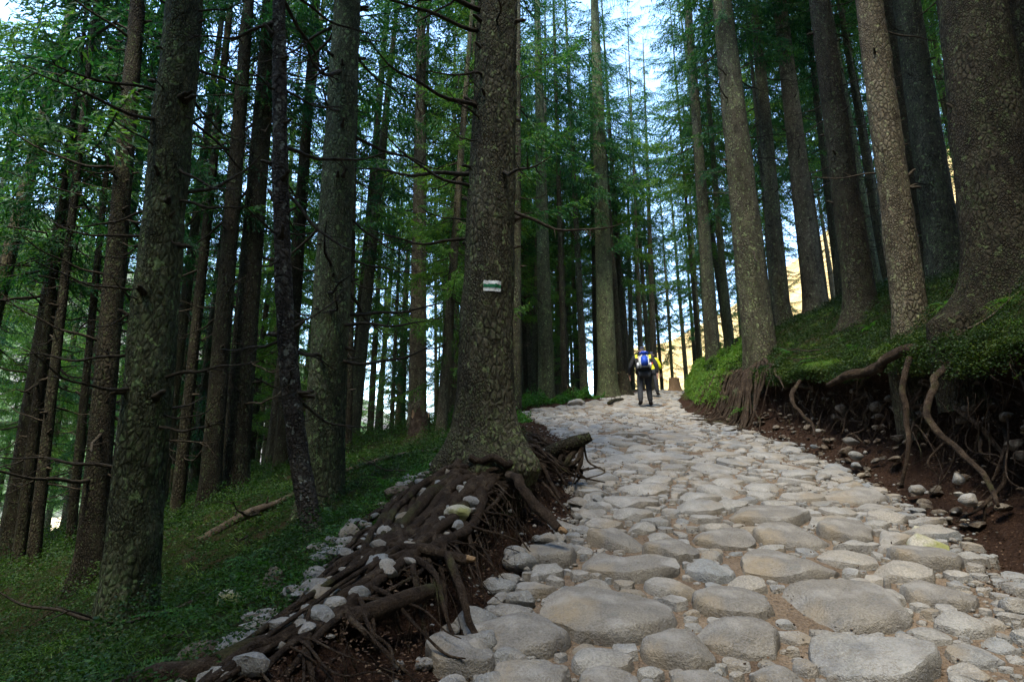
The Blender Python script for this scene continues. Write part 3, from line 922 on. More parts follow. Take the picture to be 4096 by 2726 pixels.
T23, _ = near_tree(4.98, 6.86, .40, .035, 'bark_pale', 'high', 22, 'lichen-spotted spruce on the lip of the right bank', 51, nth=80, step=.03, rough=.010, zb=(1.6, 7), blen=(.2, .8), z=1.70, flare=.06)
near_tree(8.02, 9.93, .60, .035, 'bark', 'high', 22, 'broad spruce between the lichen-spotted and the darkest trunk', 52, nth=56, step=.04, zb=(1.6, 9), blen=(.3, 1.0))
near_tree(10.18, 13.27, .46, .034, 'bark_dark', 'high', 18, 'dark spruce behind the broad spruce on the upper right rise', 53, nth=32, step=.07, zb=(2, 12))
T25, _ = near_tree(5.12, 5.58, .70, .077, 'bark_dark', 'high', 14, 'massive dark spruce trunk on the mossy right bank', 54, nth=110, step=.025, rough=.012, zb=(2, 6), blen=(.2, .6), flare=.14)
near_tree(6.3, 6.2, .45, .081, 'bark_dark', 'high', 10, 'shaded spruce beside the massive dark trunk', 55, nth=40, step=.04, zb=(2, 6))

# trail blaze: a thin coat of paint that follows the bark of the marked tree
def blaze(th0, th1, z0, z1, mat, name, parent, off):
    nth, nz_ = 26, 12
    TH, Z = np.meshgrid(np.linspace(th0, th1, nth), np.linspace(z0, z1, nz_))
    rag = .004 * vnoise(np.stack([TH.ravel() * 40, Z.ravel() * 0 + np.where(Z.ravel() > (z0 + z1) / 2, 3, 9), 0 * Z.ravel()], 1), 4).reshape(Z.shape)
    V = main_fn(TH, Z + rag, off).reshape(-1, 3)
    V2 = main_fn(TH, Z + rag, off - .02).reshape(-1, 3)
    i = (np.arange(nz_ - 1)[:, None] * nth + np.arange(nth - 1)[None, :]).ravel()
    Q = np.stack([i, i + 1, i + nth + 1, i + nth], 1)
    return link(name, make_mesh(name, V, Q, M[mat]), parent)
bz = 1.49
tm = blaze(-1.70, -1.06, bz - .048, bz + .048, 'paint_white', 'trail_blaze', main, .0065)
tm['label'] = 'white rectangle of trail paint with a green bar'
blaze(-1.695, -1.065, bz - .016, bz + .016, 'paint_green', 'green_bar', tm, .0095)

# the stand behind: every trunk its own tree
FT = []
for s, (rd, mt) in enumerate([(.5, 'bark'), (.5, 'bark_dark'), (.5, 'bark_moss'), (.5, 'bark_pale')]):
    fn = trunk_fn(rd / 2, 24, .06, .5, (0, 0), 200 + s, .008)
    FT.append(trunk_mesh(fn, np.concatenate([np.arange(-.7, 3, .25), np.arange(3, 24.1, .9)]), 14, M[mt]))
rg = np.random.default_rng(23)
placed = [(o.location.x, o.location.y) for o in bpy.data.objects if o.type == 'EMPTY']
count = 0
tries = 0
quota = [78, 66, 64, 32]
while sum(quota) and tries < 40000:
    tries += 1
    az = R(rg.uniform(-46, 46)); d = rg.uniform(11, 52)
    x, y = math.sin(az) * d, math.cos(az) * d
    deg = math.degrees(az)
    zone = 0 if deg < -6 else 1 if deg < 17 else 2
    if 8 < deg < 26 and d > 34 and quota[3]: zone = 3
    if not quota[zone]: continue
    if y < 37 and TL(y) - .9 < x < TR(y) + .7: continue
    if -3 < deg < 17 and d < 21: continue
    if 3 < deg < 16 and d < 33 and x > TL(y): continue
    if deg > 17 and d < 15: continue
    if deg < -20 and d < 13: continue
    if deg < -6 and d > 42: continue
    sp = (1.5 + d * .022) if zone == 0 else (1.1 + d * .010)
    if any((x - a) ** 2 + (y - b) ** 2 < sp * sp for a, b in placed): continue
    quota[zone] -= 1
    placed.append((x, y))
    dia = rg.uniform(.18, .40) * (1.1 if d > 30 else 1)
    bi = int(rg.choice(4, p=[.34, .36, .15, .15]))
    if deg < -6:
        kind = rg.choice(['low', 'mid', 'light', 'high'], p=[.55, .18, .17, .1] if d > 18 else [.1, .3, .2, .4])
        where, grp = 'deep in the left wood', 'spruces deep in the left wood'
    elif deg < 17:
        kind = rg.choice(['high', 'mid', 'light', 'low'], p=[.72, .10, .14, .04])
        where, grp = 'in the stand beyond the path crest', 'spruces beyond the path crest'
    else:
        kind = rg.choice(['high', 'mid', 'light'], p=[.78, .10, .12])
        where, grp = 'in the stand up the right slope', 'spruces up the right slope'
    lab = '%s %s spruce %s %s' % ('thin' if dia < .25 else 'slender' if dia < .33 else 'thicker', ['brown', 'dark', 'mossy green', 'pale grey'][bi],
        {'low': 'with green boughs low down', 'mid': 'with boughs from mid stem', 'light': 'with light green boughs', 'high': 'with a bare lower stem'}[kind], where)
    t = tag(empty('spruce_tree', (x, y, gz(x, y)), rg.uniform(0, 6.28)), lab, 'tree', grp)
    t.rotation_euler = (rg.normal(0, .018), rg.normal(0, .018), rg.uniform(0, 6.28))
    hs = rg.uniform(.82, 1.1)
    if kind == 'low': hs = rg.uniform(.45, .8)
    link('trunk', FT[bi], t, scale=(dia / .5, dia / .5, hs))
    ms = CROWN[kind]
    link('crown', ms[rg.integers(len(ms))], t, rot=(0, 0, rg.uniform(0, 6.28)), scale=hs)
    tag(link('bare_twigs', TWIGS[rg.integers(3)], t, rot=(0, 0, rg.uniform(0, 6.28))), kind='stuff')
    count += 1

# unseen trees added behind and beside the viewer to block light from there
rg = np.random.default_rng(40)
spots = []
for _ in range(6000):
    x, y = rg.uniform(-24, 24), rg.uniform(-24, 9)
    if y > 1 and abs(x) < (y + 3.2) * 1.05 + 1: continue       # outside the view
    if y > -6.5 and TL(y) - 1.7 < x < TR(y) + 1.0: continue    # open over the near trail; further back the added trees close the gap
    if math.hypot(x, y) > 21 or any((x - a) ** 2 + (y - b) ** 2 < 3.0 ** 2 for a, b in spots): continue
    spots.append((x, y))
    if len(spots) >= 50: break
spots += [(-3.0, .4), (-3.0, -2.4), (4.2, -.8), (4.8, 1.5), (-3.9, 2.0)]  # further unseen trees added to darken the near path and right bank
for k, (x, y) in enumerate(spots):
    far = math.hypot(x, y) > 9
    t = tag(empty('spruce_tree', (x, y, gz(x, y)), k * 1.3), 'unseen spruce added outside the view to shade the foreground', 'tree', 'unseen shade spruces outside the view')
    link('trunk', FT[k % 4], t, scale=(.8, .8, 1))
    link('crown', CROWN['dense' if far else 'high' if k >= len(spots) - 5 else 'mid'][0], t, rot=(0, 0, k * 2.1), scale=1.1)

# ------------------------------------------------------------------ roots
def add_root(tree, P, rad, k=8, wob=.28, seed=0, name='root', mat='root', n=36):
    b = np.array(tree.location)
    P = spline(np.array(P, float), n) if len(P) < n else np.array(P, float)
    rr = np.interp(np.linspace(0, 1, len(P)), np.linspace(0, 1, len(rad)), rad)
    j = np.stack([vnoise(P * 6 + q * 31, seed + q) for q in range(3)], 1) * rr[:, None] * .7
    g = Geo(); g.add(*tube(P + j - b, rr, k, wob, seed))
    return link(name, g.mesh(name, M[mat]), tree)

def broken_end(root, tree, p, d, r):
    b = np.array(tree.location)
    p = np.array(p, float) - b; d = np.array(d, float); d /= np.linalg.norm(d)
    g = Geo()
    for q in range(4):
        o = np.random.default_rng(q).normal(0, r * .4, 3)
        g.add(*tube([p - d * .02 + o, p + d * .004 + o, p + d * (.006 + .006 * q) + o * 1.1], [r * .85, r * .8, r * .6], 6, .3, q))
    ob = link('broken_end', g.mesh('broken_end', M['wood']), root)
    ob['label'] = 'pale splintered end of a snapped root'

rg = np.random.default_rng(5)
lip = lambda y: TL(y) - WL(y)
def meander(n, amp, rg):
    return spline(rg.normal(0, amp, (5, 1)), n)[:, 0]
for k in range(30):                                         # long roots flowing out of the trunk foot down the crest
    y0 = rg.uniform(4.55, 4.95); y1 = rg.uniform(1.5, 3.3)
    n = 16
    yy = np.linspace(y0, y1, n)
    q = np.linspace(rg.uniform(-.1, 1.0), rg.uniform(-.15, 1.15), n) + meander(n, .16, rg)
    xx = lip(yy) - .02 - q * (FL(yy) + .10)
    r0 = .014 + .034 * rg.random() ** 1.6
    zz = ground(xx, yy) - r0 * .1 + rg.uniform(-.01, .03) + np.abs(meander(n, .02, rg))
    zz[-1] -= .06
    o = add_root(main, np.stack([xx, yy, zz], 1), [r0 * 1.25, r0, r0 * .8, r0 * .6, r0 * .3], 9, .42, k, n=44)
    for q_ in range(2):                                     # forks
        m0 = rg.integers(4, 11); L_ = rg.uniform(.25, .7)
        t = np.linspace(0, 1, 7); sd_ = rg.choice([-1, 1])
        fx = xx[m0] + sd_ * t ** 1.3 * L_ * .35 + meander(7, .02, rg) * t; fy = yy[m0] - t * L_
        fz = np.maximum(ground(fx, fy) + .005, zz[m0] - t * .4)
        fz[-1] -= .03
        P = np.stack([fx, fy, fz], 1); P[0] = (xx[m0], yy[m0], zz[m0])
        g = Geo(); b_ = np.array(main.location); rr_ = np.linspace(r0 * .6, r0 * .16, 18)
        g.add(*tube(spline(P, 18) - b_, rr_, 7, .35, k + q_)); link('fork', g.mesh('fork', M['root']), o)
for k in range(34):                                         # thinner roots that cross the crest and dive over the face
    y0 = rg.uniform(2.2, 4.9)
    a = lip(y0) - rg.uniform(.1, .5); n = 10
    t = np.linspace(0, 1, n)
    xx = a + (TL(y0) + rg.uniform(-.2, .02) - a) * t ** 1.1 + meander(n, .025, rg)
    yy = y0 - t * rg.uniform(-.2, .6) + meander(n, .05, rg)
    zd = PZ(yy) + BL(yy) + .02 - np.clip((xx - lip(yy)) / WL(yy), 0, 1) ** 1.5 * BL(yy) * rg.uniform(.4, 1.0)
    zz = np.where(xx < lip(yy), ground(xx, yy) + .012, zd)
    r0 = .006 + .018 * rg.random() ** 2
    add_root(main, np.stack([xx, yy, zz], 1), [r0, r0 * .9, r0 * .5, r0 * .2], 7, .4, 200 + k)
# stout ones seen singly
o = add_root(main, [(-0.38, 3.0, -0.55), (-0.70, 2.72, -0.61), (-0.92, 2.5, -0.65), (-1.11, 2.3, -0.67), (-1.35, 2.12, -0.71), (-1.73, 1.85, -0.79)], [.035, .048, .05, .045, .04, .03], 10, .25, 401)
o['label'] = 'thick dark root sweeping down the left bank'
o = add_root(main, [(-.03, 4.5, .03), (.07, 4.22, -.08), (.20, 4.12, -.22), (.33, 4.03, -.36)], [.035, .042, .038, .028], 9, .4, 404)
broken_end(o, main, (.33, 4.03, -.36), (.7, -.3, -.6), .022)
o = add_root(main, [(-.75, 3.45, -.40), (-.5, 3.36, -.40), (-.24, 3.28, -.44)], [.02, .034, .026], 9, .4, 402)
broken_end(o, main, (-.24, 3.28, -.44), (1, -.2, -.1), .02)
add_root(main, [(-.35, 3.25, -.42), (-.25, 3.05, -.55), (-.20, 2.97, -.68), (-.10, 2.9, -.82)], [.024, .022, .018, .008], 8, .4, 406)
for k in range(12):                                         # loops laced round the foot of the trunk
    a0 = rg.uniform(-2.9, -1.3); z0 = rg.uniform(-.18, .12)
    n = 8; aa = a0 + np.linspace(0, rg.uniform(.9, 1.6), n)
    rr = .40 + rg.uniform(.0, .16) + rg.normal(0, .02, n)
    P = np.stack([-.25 + np.cos(aa) * rr, 4.96 + np.sin(aa) * rr, z0 + rg.normal(0, .02, n)], 1)
    r0 = rg.uniform(.014, .032)
    add_root(main, P, [r0, r0, r0 * .6], 8, .3, 430 + k)
for k in range(14):                                         # towards the snag on the far side of the foot
    y0 = rg.uniform(4.9, 6.6); n = 6; t = np.linspace(0, 1, n)
    xx = lip(y0) - .05 + t * rg.uniform(.2, .55); yy = y0 + t * rg.uniform(-.5, .5)
    zz = PZ(yy) + BL(yy) * (1 - t ** 1.5 * rg.uniform(.3, .9)) + .05 + rg.normal(0, .02, n)
    r0 = rg.uniform(.012, .03)
    add_root(main, np.stack([xx, yy, zz], 1), [r0, r0 * .9, r0 * .4], 7, .35, 460 + k)

def rootlets(tree, pts_fn, n, seed, rmin=.0018, rmax=.0045):
    rg = np.random.default_rng(seed)
    b = np.array(tree.location)
    g = Geo()
    for k in range(n):
        p, L = pts_fn(rg)
        t = np.linspace(0, 1, 7)
        d = np.array([rg.normal(0, .4), rg.normal(0, .8), -1.0])
        P = np.array(p) + t[:, None] * d * L + np.stack([np.cumsum(rg.normal(0, .03 * L, 7)), np.cumsum(rg.normal(0, .03 * L, 7)), np.cumsum(rg.normal(0, .02 * L, 7))], 1)
        r = rg.uniform(rmin, rmax)
        g.add(*tube(P - b, r * (1.1 - t * .8), 4, 0, 0, False))
    tag(link('rootlets', g.mesh('rootlets', M['root']), tree), kind='stuff')
def pl_(rg):
    y = rg.uniform(2.2, 6.8)
    return (lip(y) + rg.uniform(-.05, .22), y, PZ(y) + BL(y) * rg.uniform(.55, 1.02)), rg.uniform(.08, .42)
rootlets(main, pl_, 420, 3)

# right bank
lipr = lambda y: TR(y) + WR(y)
def right_root(tree, y0, seed, r0, reach=1.0):
    rg = np.random.default_rng(seed)
    n = 12; t = np.linspace(0, 1, n)
    yy = y0 + t * rg.normal(-.25, .55) + spline(rg.normal(0, .12, (5, 1)), n)[:, 0]
    top = rg.uniform(.55, .98)
    hgt = top * (1 - t * reach) 
    hgt = hgt + spline(rg.normal(0, .05, (5, 1)), n)[:, 0]
    zz = PZ(yy) + BR(yy) * hgt
    tt = np.clip(1 - (1 - hgt) , 0, 1)
    xx = TR(yy) + WR(yy) * (.15 + .8 * tt) + .34 * np.sin(np.pi * np.clip(tt, 0, 1)) + spline(rg.normal(0, .06, (5, 1)), n)[:, 0] - .02
    o = add_root(tree, np.stack([xx, yy, zz], 1), [r0, r0 * .9, r0 * .65, r0 * .25], 7, .42, seed)
    b_ = np.array(tree.location)
    for q_ in range(rg.integers(1, 4)):
        k0 = rg.integers(2, 9); L_ = rg.uniform(.15, .5)
        d = np.array([rg.normal(-.1, .25), rg.normal(0, .7), -abs(rg.normal(.5, .5))])
        u = np.linspace(0, 1, 8)[:, None]
        P = np.array([xx[k0], yy[k0], zz[k0]]) + u * d * L_ + spline(rg.normal(0, .03, (4, 3)), 8) * u
        g = Geo(); g.add(*tube(P - b_, np.linspace(r0 * .55, r0 * .12, 8), 6, .3, q_)); link('fork', g.mesh('fork', M['root']), o)
for k in range(26):
    right_root(T25, rg.uniform(3.6, 6.3), 600 + k, .006 + .026 * rg.random() ** 2.2, rg.uniform(.35, 1.0))
for k in range(24):
    right_root(T23, rg.uniform(6.2, 10.8), 700 + k, .007 + .028 * rg.random() ** 2.2, rg.uniform(.3, 1.0))
o = add_root(T25, [(4.3, 5.4, 1.1), (4.0, 5.3, .90), (3.94, 5.25, .80), (3.72, 5.12, .51), (3.75, 4.88, .23), (3.68, 4.53, -.02), (3.58, 4.36, -.22)], [.035, .034, .032, .03, .026, .02, .014], 9, .25, 801)
o['label'] = 'long bare root hanging down the dark right bank'
o = add_root(T23, [(4.02, 7.2, 1.14), (4.12, 6.85, 1.2), (4.22, 6.5, 1.22), (4.36, 6.1, 1.34), (4.7, 5.9, 1.5)], [.03, .055, .06, .055, .05], 10, .3, 802)
o['label'] = 'thick bent root jutting from the mossy lip'
add_root(T23, [(4.55, 8.9, 1.45), (4.35, 8.8, 1.25), (4.3, 8.6, 1.0), (4.42, 8.4, .72), (4.3, 8.2, .55)], [.03, .035, .03, .024, .015], 8, .3, 803)
add_root(T25, [(4.2, 5.9, 1.2), (4.05, 5.8, .95), (3.98, 5.75, .6), (3.9, 5.7, .25), (3.85, 5.8, -.1)], [.03, .03, .028, .022, .015], 8, .3, 804)
def pr_(rg):
    y = rg.uniform(3.4, 11)
    return (lipr(y) + rg.uniform(-.22, .12), y, PZ(y) + BR(y) * rg.uniform(.35, .95)), rg.uniform(.08, .4)
rootlets(T25, pr_, 300, 4, .0015, .0045)
for k in range(30):                                         # roots running down the slope below the stout spruce
    a = rg.uniform(2.4, 4.4); n = 8; t = np.linspace(0, 1, n)
    L = rg.uniform(.7, 1.5)
    xx = 5.62 + np.cos(a) * (.3 + t * L) + np.cumsum(rg.normal(0, .02, n)); yy = 12.5 + np.sin(a) * (.3 + t * L * 1.5) + np.cumsum(rg.normal(0, .03, n))
    zz = ground(xx, yy) + .02 + rg.uniform(0, .04)
    r0 = rg.uniform(.015, .045)
    add_root(T19, np.stack([xx, yy, zz], 1), [r0 * 1.3, r0, r0 * .7, r0 * .3], 8, .3, 900 + k)
for k in range(26):
    y0 = rg.uniform(10.5, 16.5); n = 7; t = np.linspace(0, 1, n)
    xx = TR(y0) + WR(y0) * (1.3 - t * 1.4); yy = y0 - t * rg.uniform(-.3, .9) + np.cumsum(rg.normal(0, .05, n))
    zz = ground(xx, yy) + .03
    r0 = rg.uniform(.012, .035)
    add_root(T19, np.stack([xx, yy, zz], 1), [r0, r0, r0 * .6, r0 * .3], 7, .3, 950 + k)

# stones scattered between the roots on the crest
rg = np.random.default_rng(77)
peb = Geo()
for k in range(620):
    y0 = rg.uniform(2.1, 7.5); x0 = lip(y0) - rg.random() * (FL(y0) + .22) - .02
    if y0 > 5: x0 -= .25
    r = .012 + .055 * rg.random() ** 2.4
    V, T = rock(rg, 2, r * rg.uniform(1, 1.7), r * rg.uniform(.8, 1.1), r * rg.uniform(.5, .8), 6)
    if r > .036:
        g = Geo(); g.add(V, None, T)
        link('stone', g.mesh('stone', M['stone'], True, 35), floor, (x0, y0, gz(x0, y0) + r * .4), (rg.normal(0, .2), rg.normal(0, .2), rg.uniform(0, 6.28)))
    else:
        peb.add(V + np.array([x0, y0, gz(x0, y0) + r * .5]), None, T)
peb2 = Geo()
for k in range(520):
    y0 = rg.uniform(4.5, 14); x0 = TR(y0) + WR(y0) * rg.random() * .7
    r = .008 + .075 * rg.random() ** 3
    V, T = rock(rg, 2, r * rg.uniform(1, 1.5), r * rg.uniform(.8, 1.1), r * rg.uniform(.5, .85), 11, .2)
    t_ = (x0 - TR(y0)) / WR(y0)
    x1 = x0 + .36 * math.sin(math.pi * t_) * float(np.interp(y0, [10, 13], [1, .2]))
    p = np.array([x1, y0, gz(x0, y0) + r * .2])
    if r > .036:
        g = Geo(); g.add(V, None, T)
        link('stone', g.mesh('stone', M['earthy_stone'], True, 35), floor, p, (rg.normal(0, .2), rg.normal(0, .2), rg.uniform(0, 6.28)))
    else:
        peb2.add(V + p, None, T)
tag(link('bank_pebbles', peb2.mesh('bank_pebbles', M['earthy_stone']), floor), kind='stuff')
tag(link('pebbles', peb.mesh('pebbles', M['stone']), floor), kind='stuff')

# ------------------------------------------------------------------ snag, stumps, logs
sn = tag(empty('root_snag', (.55, 6.25, gz(.45, 6.4))), 'dark broken root snag jutting over the path beside the blazed tree', 'snag')
g = Geo(); g.add(*tube([(-.28, .05, .02), (-.1, .02, .12), (.12, -.02, .20), (.30, -.05, .27)], [.09, .085, .075, .045], 12, .45, 5)); link('trunk_piece', g.mesh('trunk_piece', M['bark_dark']), sn)
for k in range(16):
    r_ = np.random.default_rng(k + 60)
    a0 = r_.uniform(-.25, .25); L_ = r_.uniform(.15, .38)
    P = [(a0, r_.normal(0, .03), .12 + a0 * .3), (a0 + r_.normal(0, .08), -.05 + r_.normal(0, .04), .0), (a0 + r_.normal(0, .16), -.1 + r_.normal(0, .08), -.1), (a0 + r_.normal(0, .2), -.1 + r_.normal(0, .1), .1 - L_)]
    g = Geo(); g.add(*tube(spline(P, 14), np.linspace(r_.uniform(.012, .04), .006, 14), 7, .35, k)); link('root', g.mesh('root', M['root']), sn)

def stump(x, y, r, h, label, mat, seed, jag=.12):
    fn = trunk_fn(r, 6, r * .7, .7, (0, 0), seed, .012, fh=.18)
    t = tag(empty('tree_stump', (x, y, gz(x, y))), label, 'stump')
    th = np.arange(40) * 2 * np.pi / 40
    zs = np.linspace(-.4, 1, 26)
    Z = np.repeat(zs[:, None], 40, 1)
    lim = h + jag * fbm(np.stack([np.cos(th) * 2, np.sin(th) * 2, th * 0 + seed], 1), 3, seed)
    Z = np.where(Z > 0, Z * lim[None], Z)
    V = fn(np.repeat(th[None], 26, 0), Z).reshape(-1, 3)
    i = np.arange(25)[:, None] * 40; j = np.arange(40)[None]; j2 = (j + 1) % 40
    link('bark', make_mesh('bark', V, np.stack([i + j, i + j2, i + 40 + j2, i + 40 + j], -1).reshape(-1, 4), M[mat]), t)
    ring = V[-40:]
    c = ring.mean(0) - np.array([0, 0, jag * .5])
    V2 = np.concatenate([ring * .97 + [0, 0, -.004], (ring + c) / 2 + [0, 0, -.02], [c]])
    jj = np.arange(40); j2 = (jj + 1) % 40
    link('top', make_mesh('top', V2, [np.stack([jj, j2, 40 + j2, 40 + jj], 1), np.stack([40 + jj, 40 + j2, np.full(40, 80)], 1)], M['wood']), t)
stump(7.55, 26.2, .26, .62, 'pale sawn stump standing on the path crest', 'wood', 31, .05)
stump(4.45, 22.6, .32, .85, 'broken mossy stump beside the thick path-edge spruce', 'bark_dark', 32, .3)
stump(-2.0, 12.5, .22, .42, 'rotten reddish stump at the foot of the ash-grey spruce', 'root', 33, .45)
stump(2.0, 19.2, .14, .45, 'small splintered stump by the shrub-footed spruce', 'bark_dark', 34, .25)

def log(P, r, label, seed, mat='wood', name='fallen_log', cat='log'):
    P = np.array(P, float)
    P[:, 2] = surface(P[:, 0], P[:, 1]) + P[:, 2]
    b = P[0].copy()
    t = tag(empty(name, b), label, cat)
    S_ = spline(P - b, 26)
    g = Geo(); g.add(*tube(S_, np.linspace(r[0], r[1], 26), 12, .2, seed)); link('stem', g.mesh('stem', M[mat]), t)
    for q in range(3):
        s = S_[6 + q * 7]
        g = Geo(); g.add(*tube([s, s + np.array([.03, -.02, .08 + r[0]])], [r[0] * .25, r[0] * .1], 6)); link('branch_stub', g.mesh('branch_stub', M['dead']), t)
log([(-3.7, 7.1, .0), (-3.3, 7.4, .06), (-3.0, 7.6, .04), (-2.7, 7.85, .06)], (.06, .04), 'peeled fallen log lying across the left slope', 41, 'log')
log([(-2.35, 8.0, .10), (-1.8, 8.6, .12), (-1.2, 9.3, .10)], (.04, .03), 'pale fallen log behind the pale green trunk', 43, 'log')
log([(4.30, 5.20, .10), (4.42, 5.05, .09), (4.55, 4.85, .10), (4.72, 4.62, .10)], (.011, .008), 'bare pale stick lying on the mossy right bank', 44, 'bark_pale', 'fallen_stick', 'stick')
log([(3.0, 17.6, .06), (3.3, 18.3, .10), (3.7, 19.0, .08)], (.06, .05), 'dark fallen stem along the upper path edge', 45, 'bark_dark')

# ------------------------------------------------------------------ ground cover
def leaf_quads(P, size, rg, up=.6):
    n = len(P)
    d = rg.normal(0, 1, (n, 3)); d[:, 2] = np.abs(d[:, 2]) * .3; d /= np.linalg.norm(d, axis=1)[:, None]
    nr = rg.normal(0, .7, (n, 3)) + np.array([0, 0, up]); w = np.cross(d, nr); w /= np.linalg.norm(w, axis=1)[:, None] + 1e-9
    s = size[:, None]
    return np.stack([P - d * s * .5, P + w * s * .33, P + d * s * .6, P - w * s * .33], 1).reshape(-1, 3)
def cover(name, label, n, pick, seed, mat='cover', hmax=.30, base=.009, parent=None):
    rg = np.random.default_rng(seed)
    x, y = pick(rg, n)
    cl = fbm(np.stack([x * 1.3, y * 1.3, 0 * x], 1), 3, seed)
    keep = cl + rg.normal(0, .2, len(x)) > -.65
    x, y, cl = x[keep], y[keep], cl[keep]
    c2 = fbm(np.stack([x * 4.5, y * 4.5, 0 * x], 1), 2, seed + 9)
    h = rg.random(len(x)) ** .7 * hmax * np.clip(.4 + cl + .7 * c2, .08, 1.3)
    z = surface(x, y) + h
    s = (base + .0019 * y) * rg.uniform(.7, 1.5, len(x))
    V = leaf_quads(np.stack([x, y, z], 1), s, rg)
    tag(link(name, make_mesh(name, V, np.arange(len(V)).reshape(-1, 4), M[mat], False)), label, kind='stuff')
def left_pick(rg, n):
    y = 1.8 + 16 * rg.random(n) ** 1.5
    x = lip(y) - FL(y) * .9 - .05 - (1.2 + y * .78) * rg.random(n)
    return x, y
cover('bilberry_shrubs', 'low dark green bilberry and moss covering the left slope', 200000, left_pick, 51, 'cover', .40)
def left_edge(rg, n):
    y = rg.uniform(3.3, 9, n)
    x = lip(y) - FL(y) - .05 - np.abs(rg.normal(0, .3, n)) - .1
    return x, y
cover('low_herbs', 'bright green herbs and fern tips along the crest of the root bank', 9000, left_edge, 52, 'fern', .16, .012)
def right_pick(rg, n):
    y = 2.2 + 16 * rg.random(n) ** 1.4
    x = TR(y) + WR(y) * .92 + (1.5 + y * .40) * rg.random(n) ** 1.5
    return x, y
cover('moss_cushion', 'deep green moss and bilberry mat over the right bank', 170000, right_pick, 53, 'moss', .24, .006)
def lip_pick(rg, n):
    y = rg.uniform(2.5, 11, n)
    return TR(y) + WR(y) * rg.uniform(.72, 1.2, n), y
cover('hanging_moss', 'moss and bilberry fringe drooping over the right bank lip', 22000, lip_pick, 54, 'moss', .16, .007)
def overhang(rg, n):
    y = rg.uniform(2.6, 11.5, n)
    return TR(y) + WR(y) * rg.uniform(.80, 1.25, n) , y
rg = np.random.default_rng(91)
n = 26000
y, x = rg.uniform(2.6, 12, n), None
cl = fbm(np.stack([y * 1.7, 0 * y, 0 * y], 1), 3, 91)
drop = np.clip(.16 + .38 * cl, .0, .5) * rg.random(n)
x = lipr(y) + rg.normal(.06, .10, n) - .04
V = leaf_quads(np.stack([x, y, PZ(y) + BR(y) - drop + .06 * rg.random(n)], 1), (.006 + .0022 * y) * rg.uniform(.7, 1.5, n), rg)
tag(link('overhanging_sprigs', make_mesh('overhanging_sprigs', V, np.arange(n * 4).reshape(-1, 4), M['moss'], False)), 'ragged bilberry sprigs hanging down from the undercut right bank', kind='stuff')
def far_pick(rg, n):
    y = rg.uniform(12, 21, n)
    return TL(y) - .25 - 1.6 * rg.random(n) ** 1.4, y
cover('shrubs', 'green bilberry bushes along the upper left path edge', 16000, far_pick, 55, 'fern', .55, .02)
def bank_pick(rg, n):
    y = rg.uniform(13.5, 24, n)
    return TR(y) + WR(y) * (.3 + 1.8 * rg.random(n)), y
cover('green_bank_shrubs', 'bright grassy bilberry on the right bank beside the hikers', 26000, bank_pick, 56, 'grass', .45, .015)

rg = np.random.default_rng(88)
n = 46000
y = 2.0 + 13 * rg.random(n) ** 1.4
side = rng.random(n)
x = np.where(side < .4, lip(y) - FL(y) * 1.4 + (WL(y) + FL(y) * 1.4 + .15) * rg.random(n), np.where(side < .52, TL(y) + (TR(y) - TL(y)) * rg.random(n), TR(y) - .35 + (WR(y) * 1.3 + .35) * rg.random(n)))
tt = (x - TR(y)) / WR(y)
zl_ = surface(x, y) + np.where((side > .4) & (side < .52), .03, .010)
xs_ = x + np.where((tt > 0) & (tt < 1), .45 * np.sin(np.pi * np.clip(tt, 0, 1)), 0)
V = leaf_quads(np.stack([xs_, y, zl_], 1), (.010 + .0012 * y) * rg.uniform(.6, 1.6, n), rg, 1.5)
tag(link('leaf_litter', make_mesh('leaf_litter', V, np.arange(len(V)).reshape(-1, 4), M['litter'], False)), 'brown needles, twigs and bark crumbs strewn over the bank soil', kind='stuff')

def blades(name, label, spots, n, L, seed, mat='grass'):
    rg = np.random.default_rng(seed)
    V = []
    for (x, y, z) in spots:
        for _ in range(n):
            a = rg.uniform(0, 6.28); l = L * rg.uniform(.5, 1.2); sp = rg.uniform(.15, .6)
            d = np.array([math.cos(a) * sp - .35, math.sin(a) * sp, 1.0]); b0 = np.array([x, y, z]) + rg.normal(0, .04, 3) * [1, 1, .2]
            t = np.linspace(0, 1, 4)[:, None]
            P = b0 + d * l * t + np.array([-.25, 0, -1.25]) * l * t ** 2
            w = np.array([-math.sin(a), math.cos(a), 0]) * .004
            for k in range(3):
                w0, w1 = w * (1 - k / 3), w * (1 - (k + 1) / 3.2)
                V += [P[k] - w0, P[k] + w0, P[k + 1] + w1, P[k + 1] - w1]
    V = np.array(V)
    tag(link(name, make_mesh(name, V, np.arange(len(V)).reshape(-1, 4), M[mat], False)), label, kind='stuff')
rg = np.random.default_rng(9)
yy = rg.uniform(6.8, 9.5, 16)
blades('grass', 'wispy pale grass hanging from the lip of the right bank', [(lipr(y) + rg.uniform(-.1, .25), y, float(PZ(y) + BR(y)) + .05) for y in yy], 40, .34, 61)
yy = rg.uniform(13, 20, 60)
blades('bank_grass', 'bright tufts of grass on the bank near the hikers', [(x_, y, gz(x_, y)) for y in yy for x_ in [TR(y) + WR(y) * rg.uniform(.3, 1.6)]], 30, .38, 62)

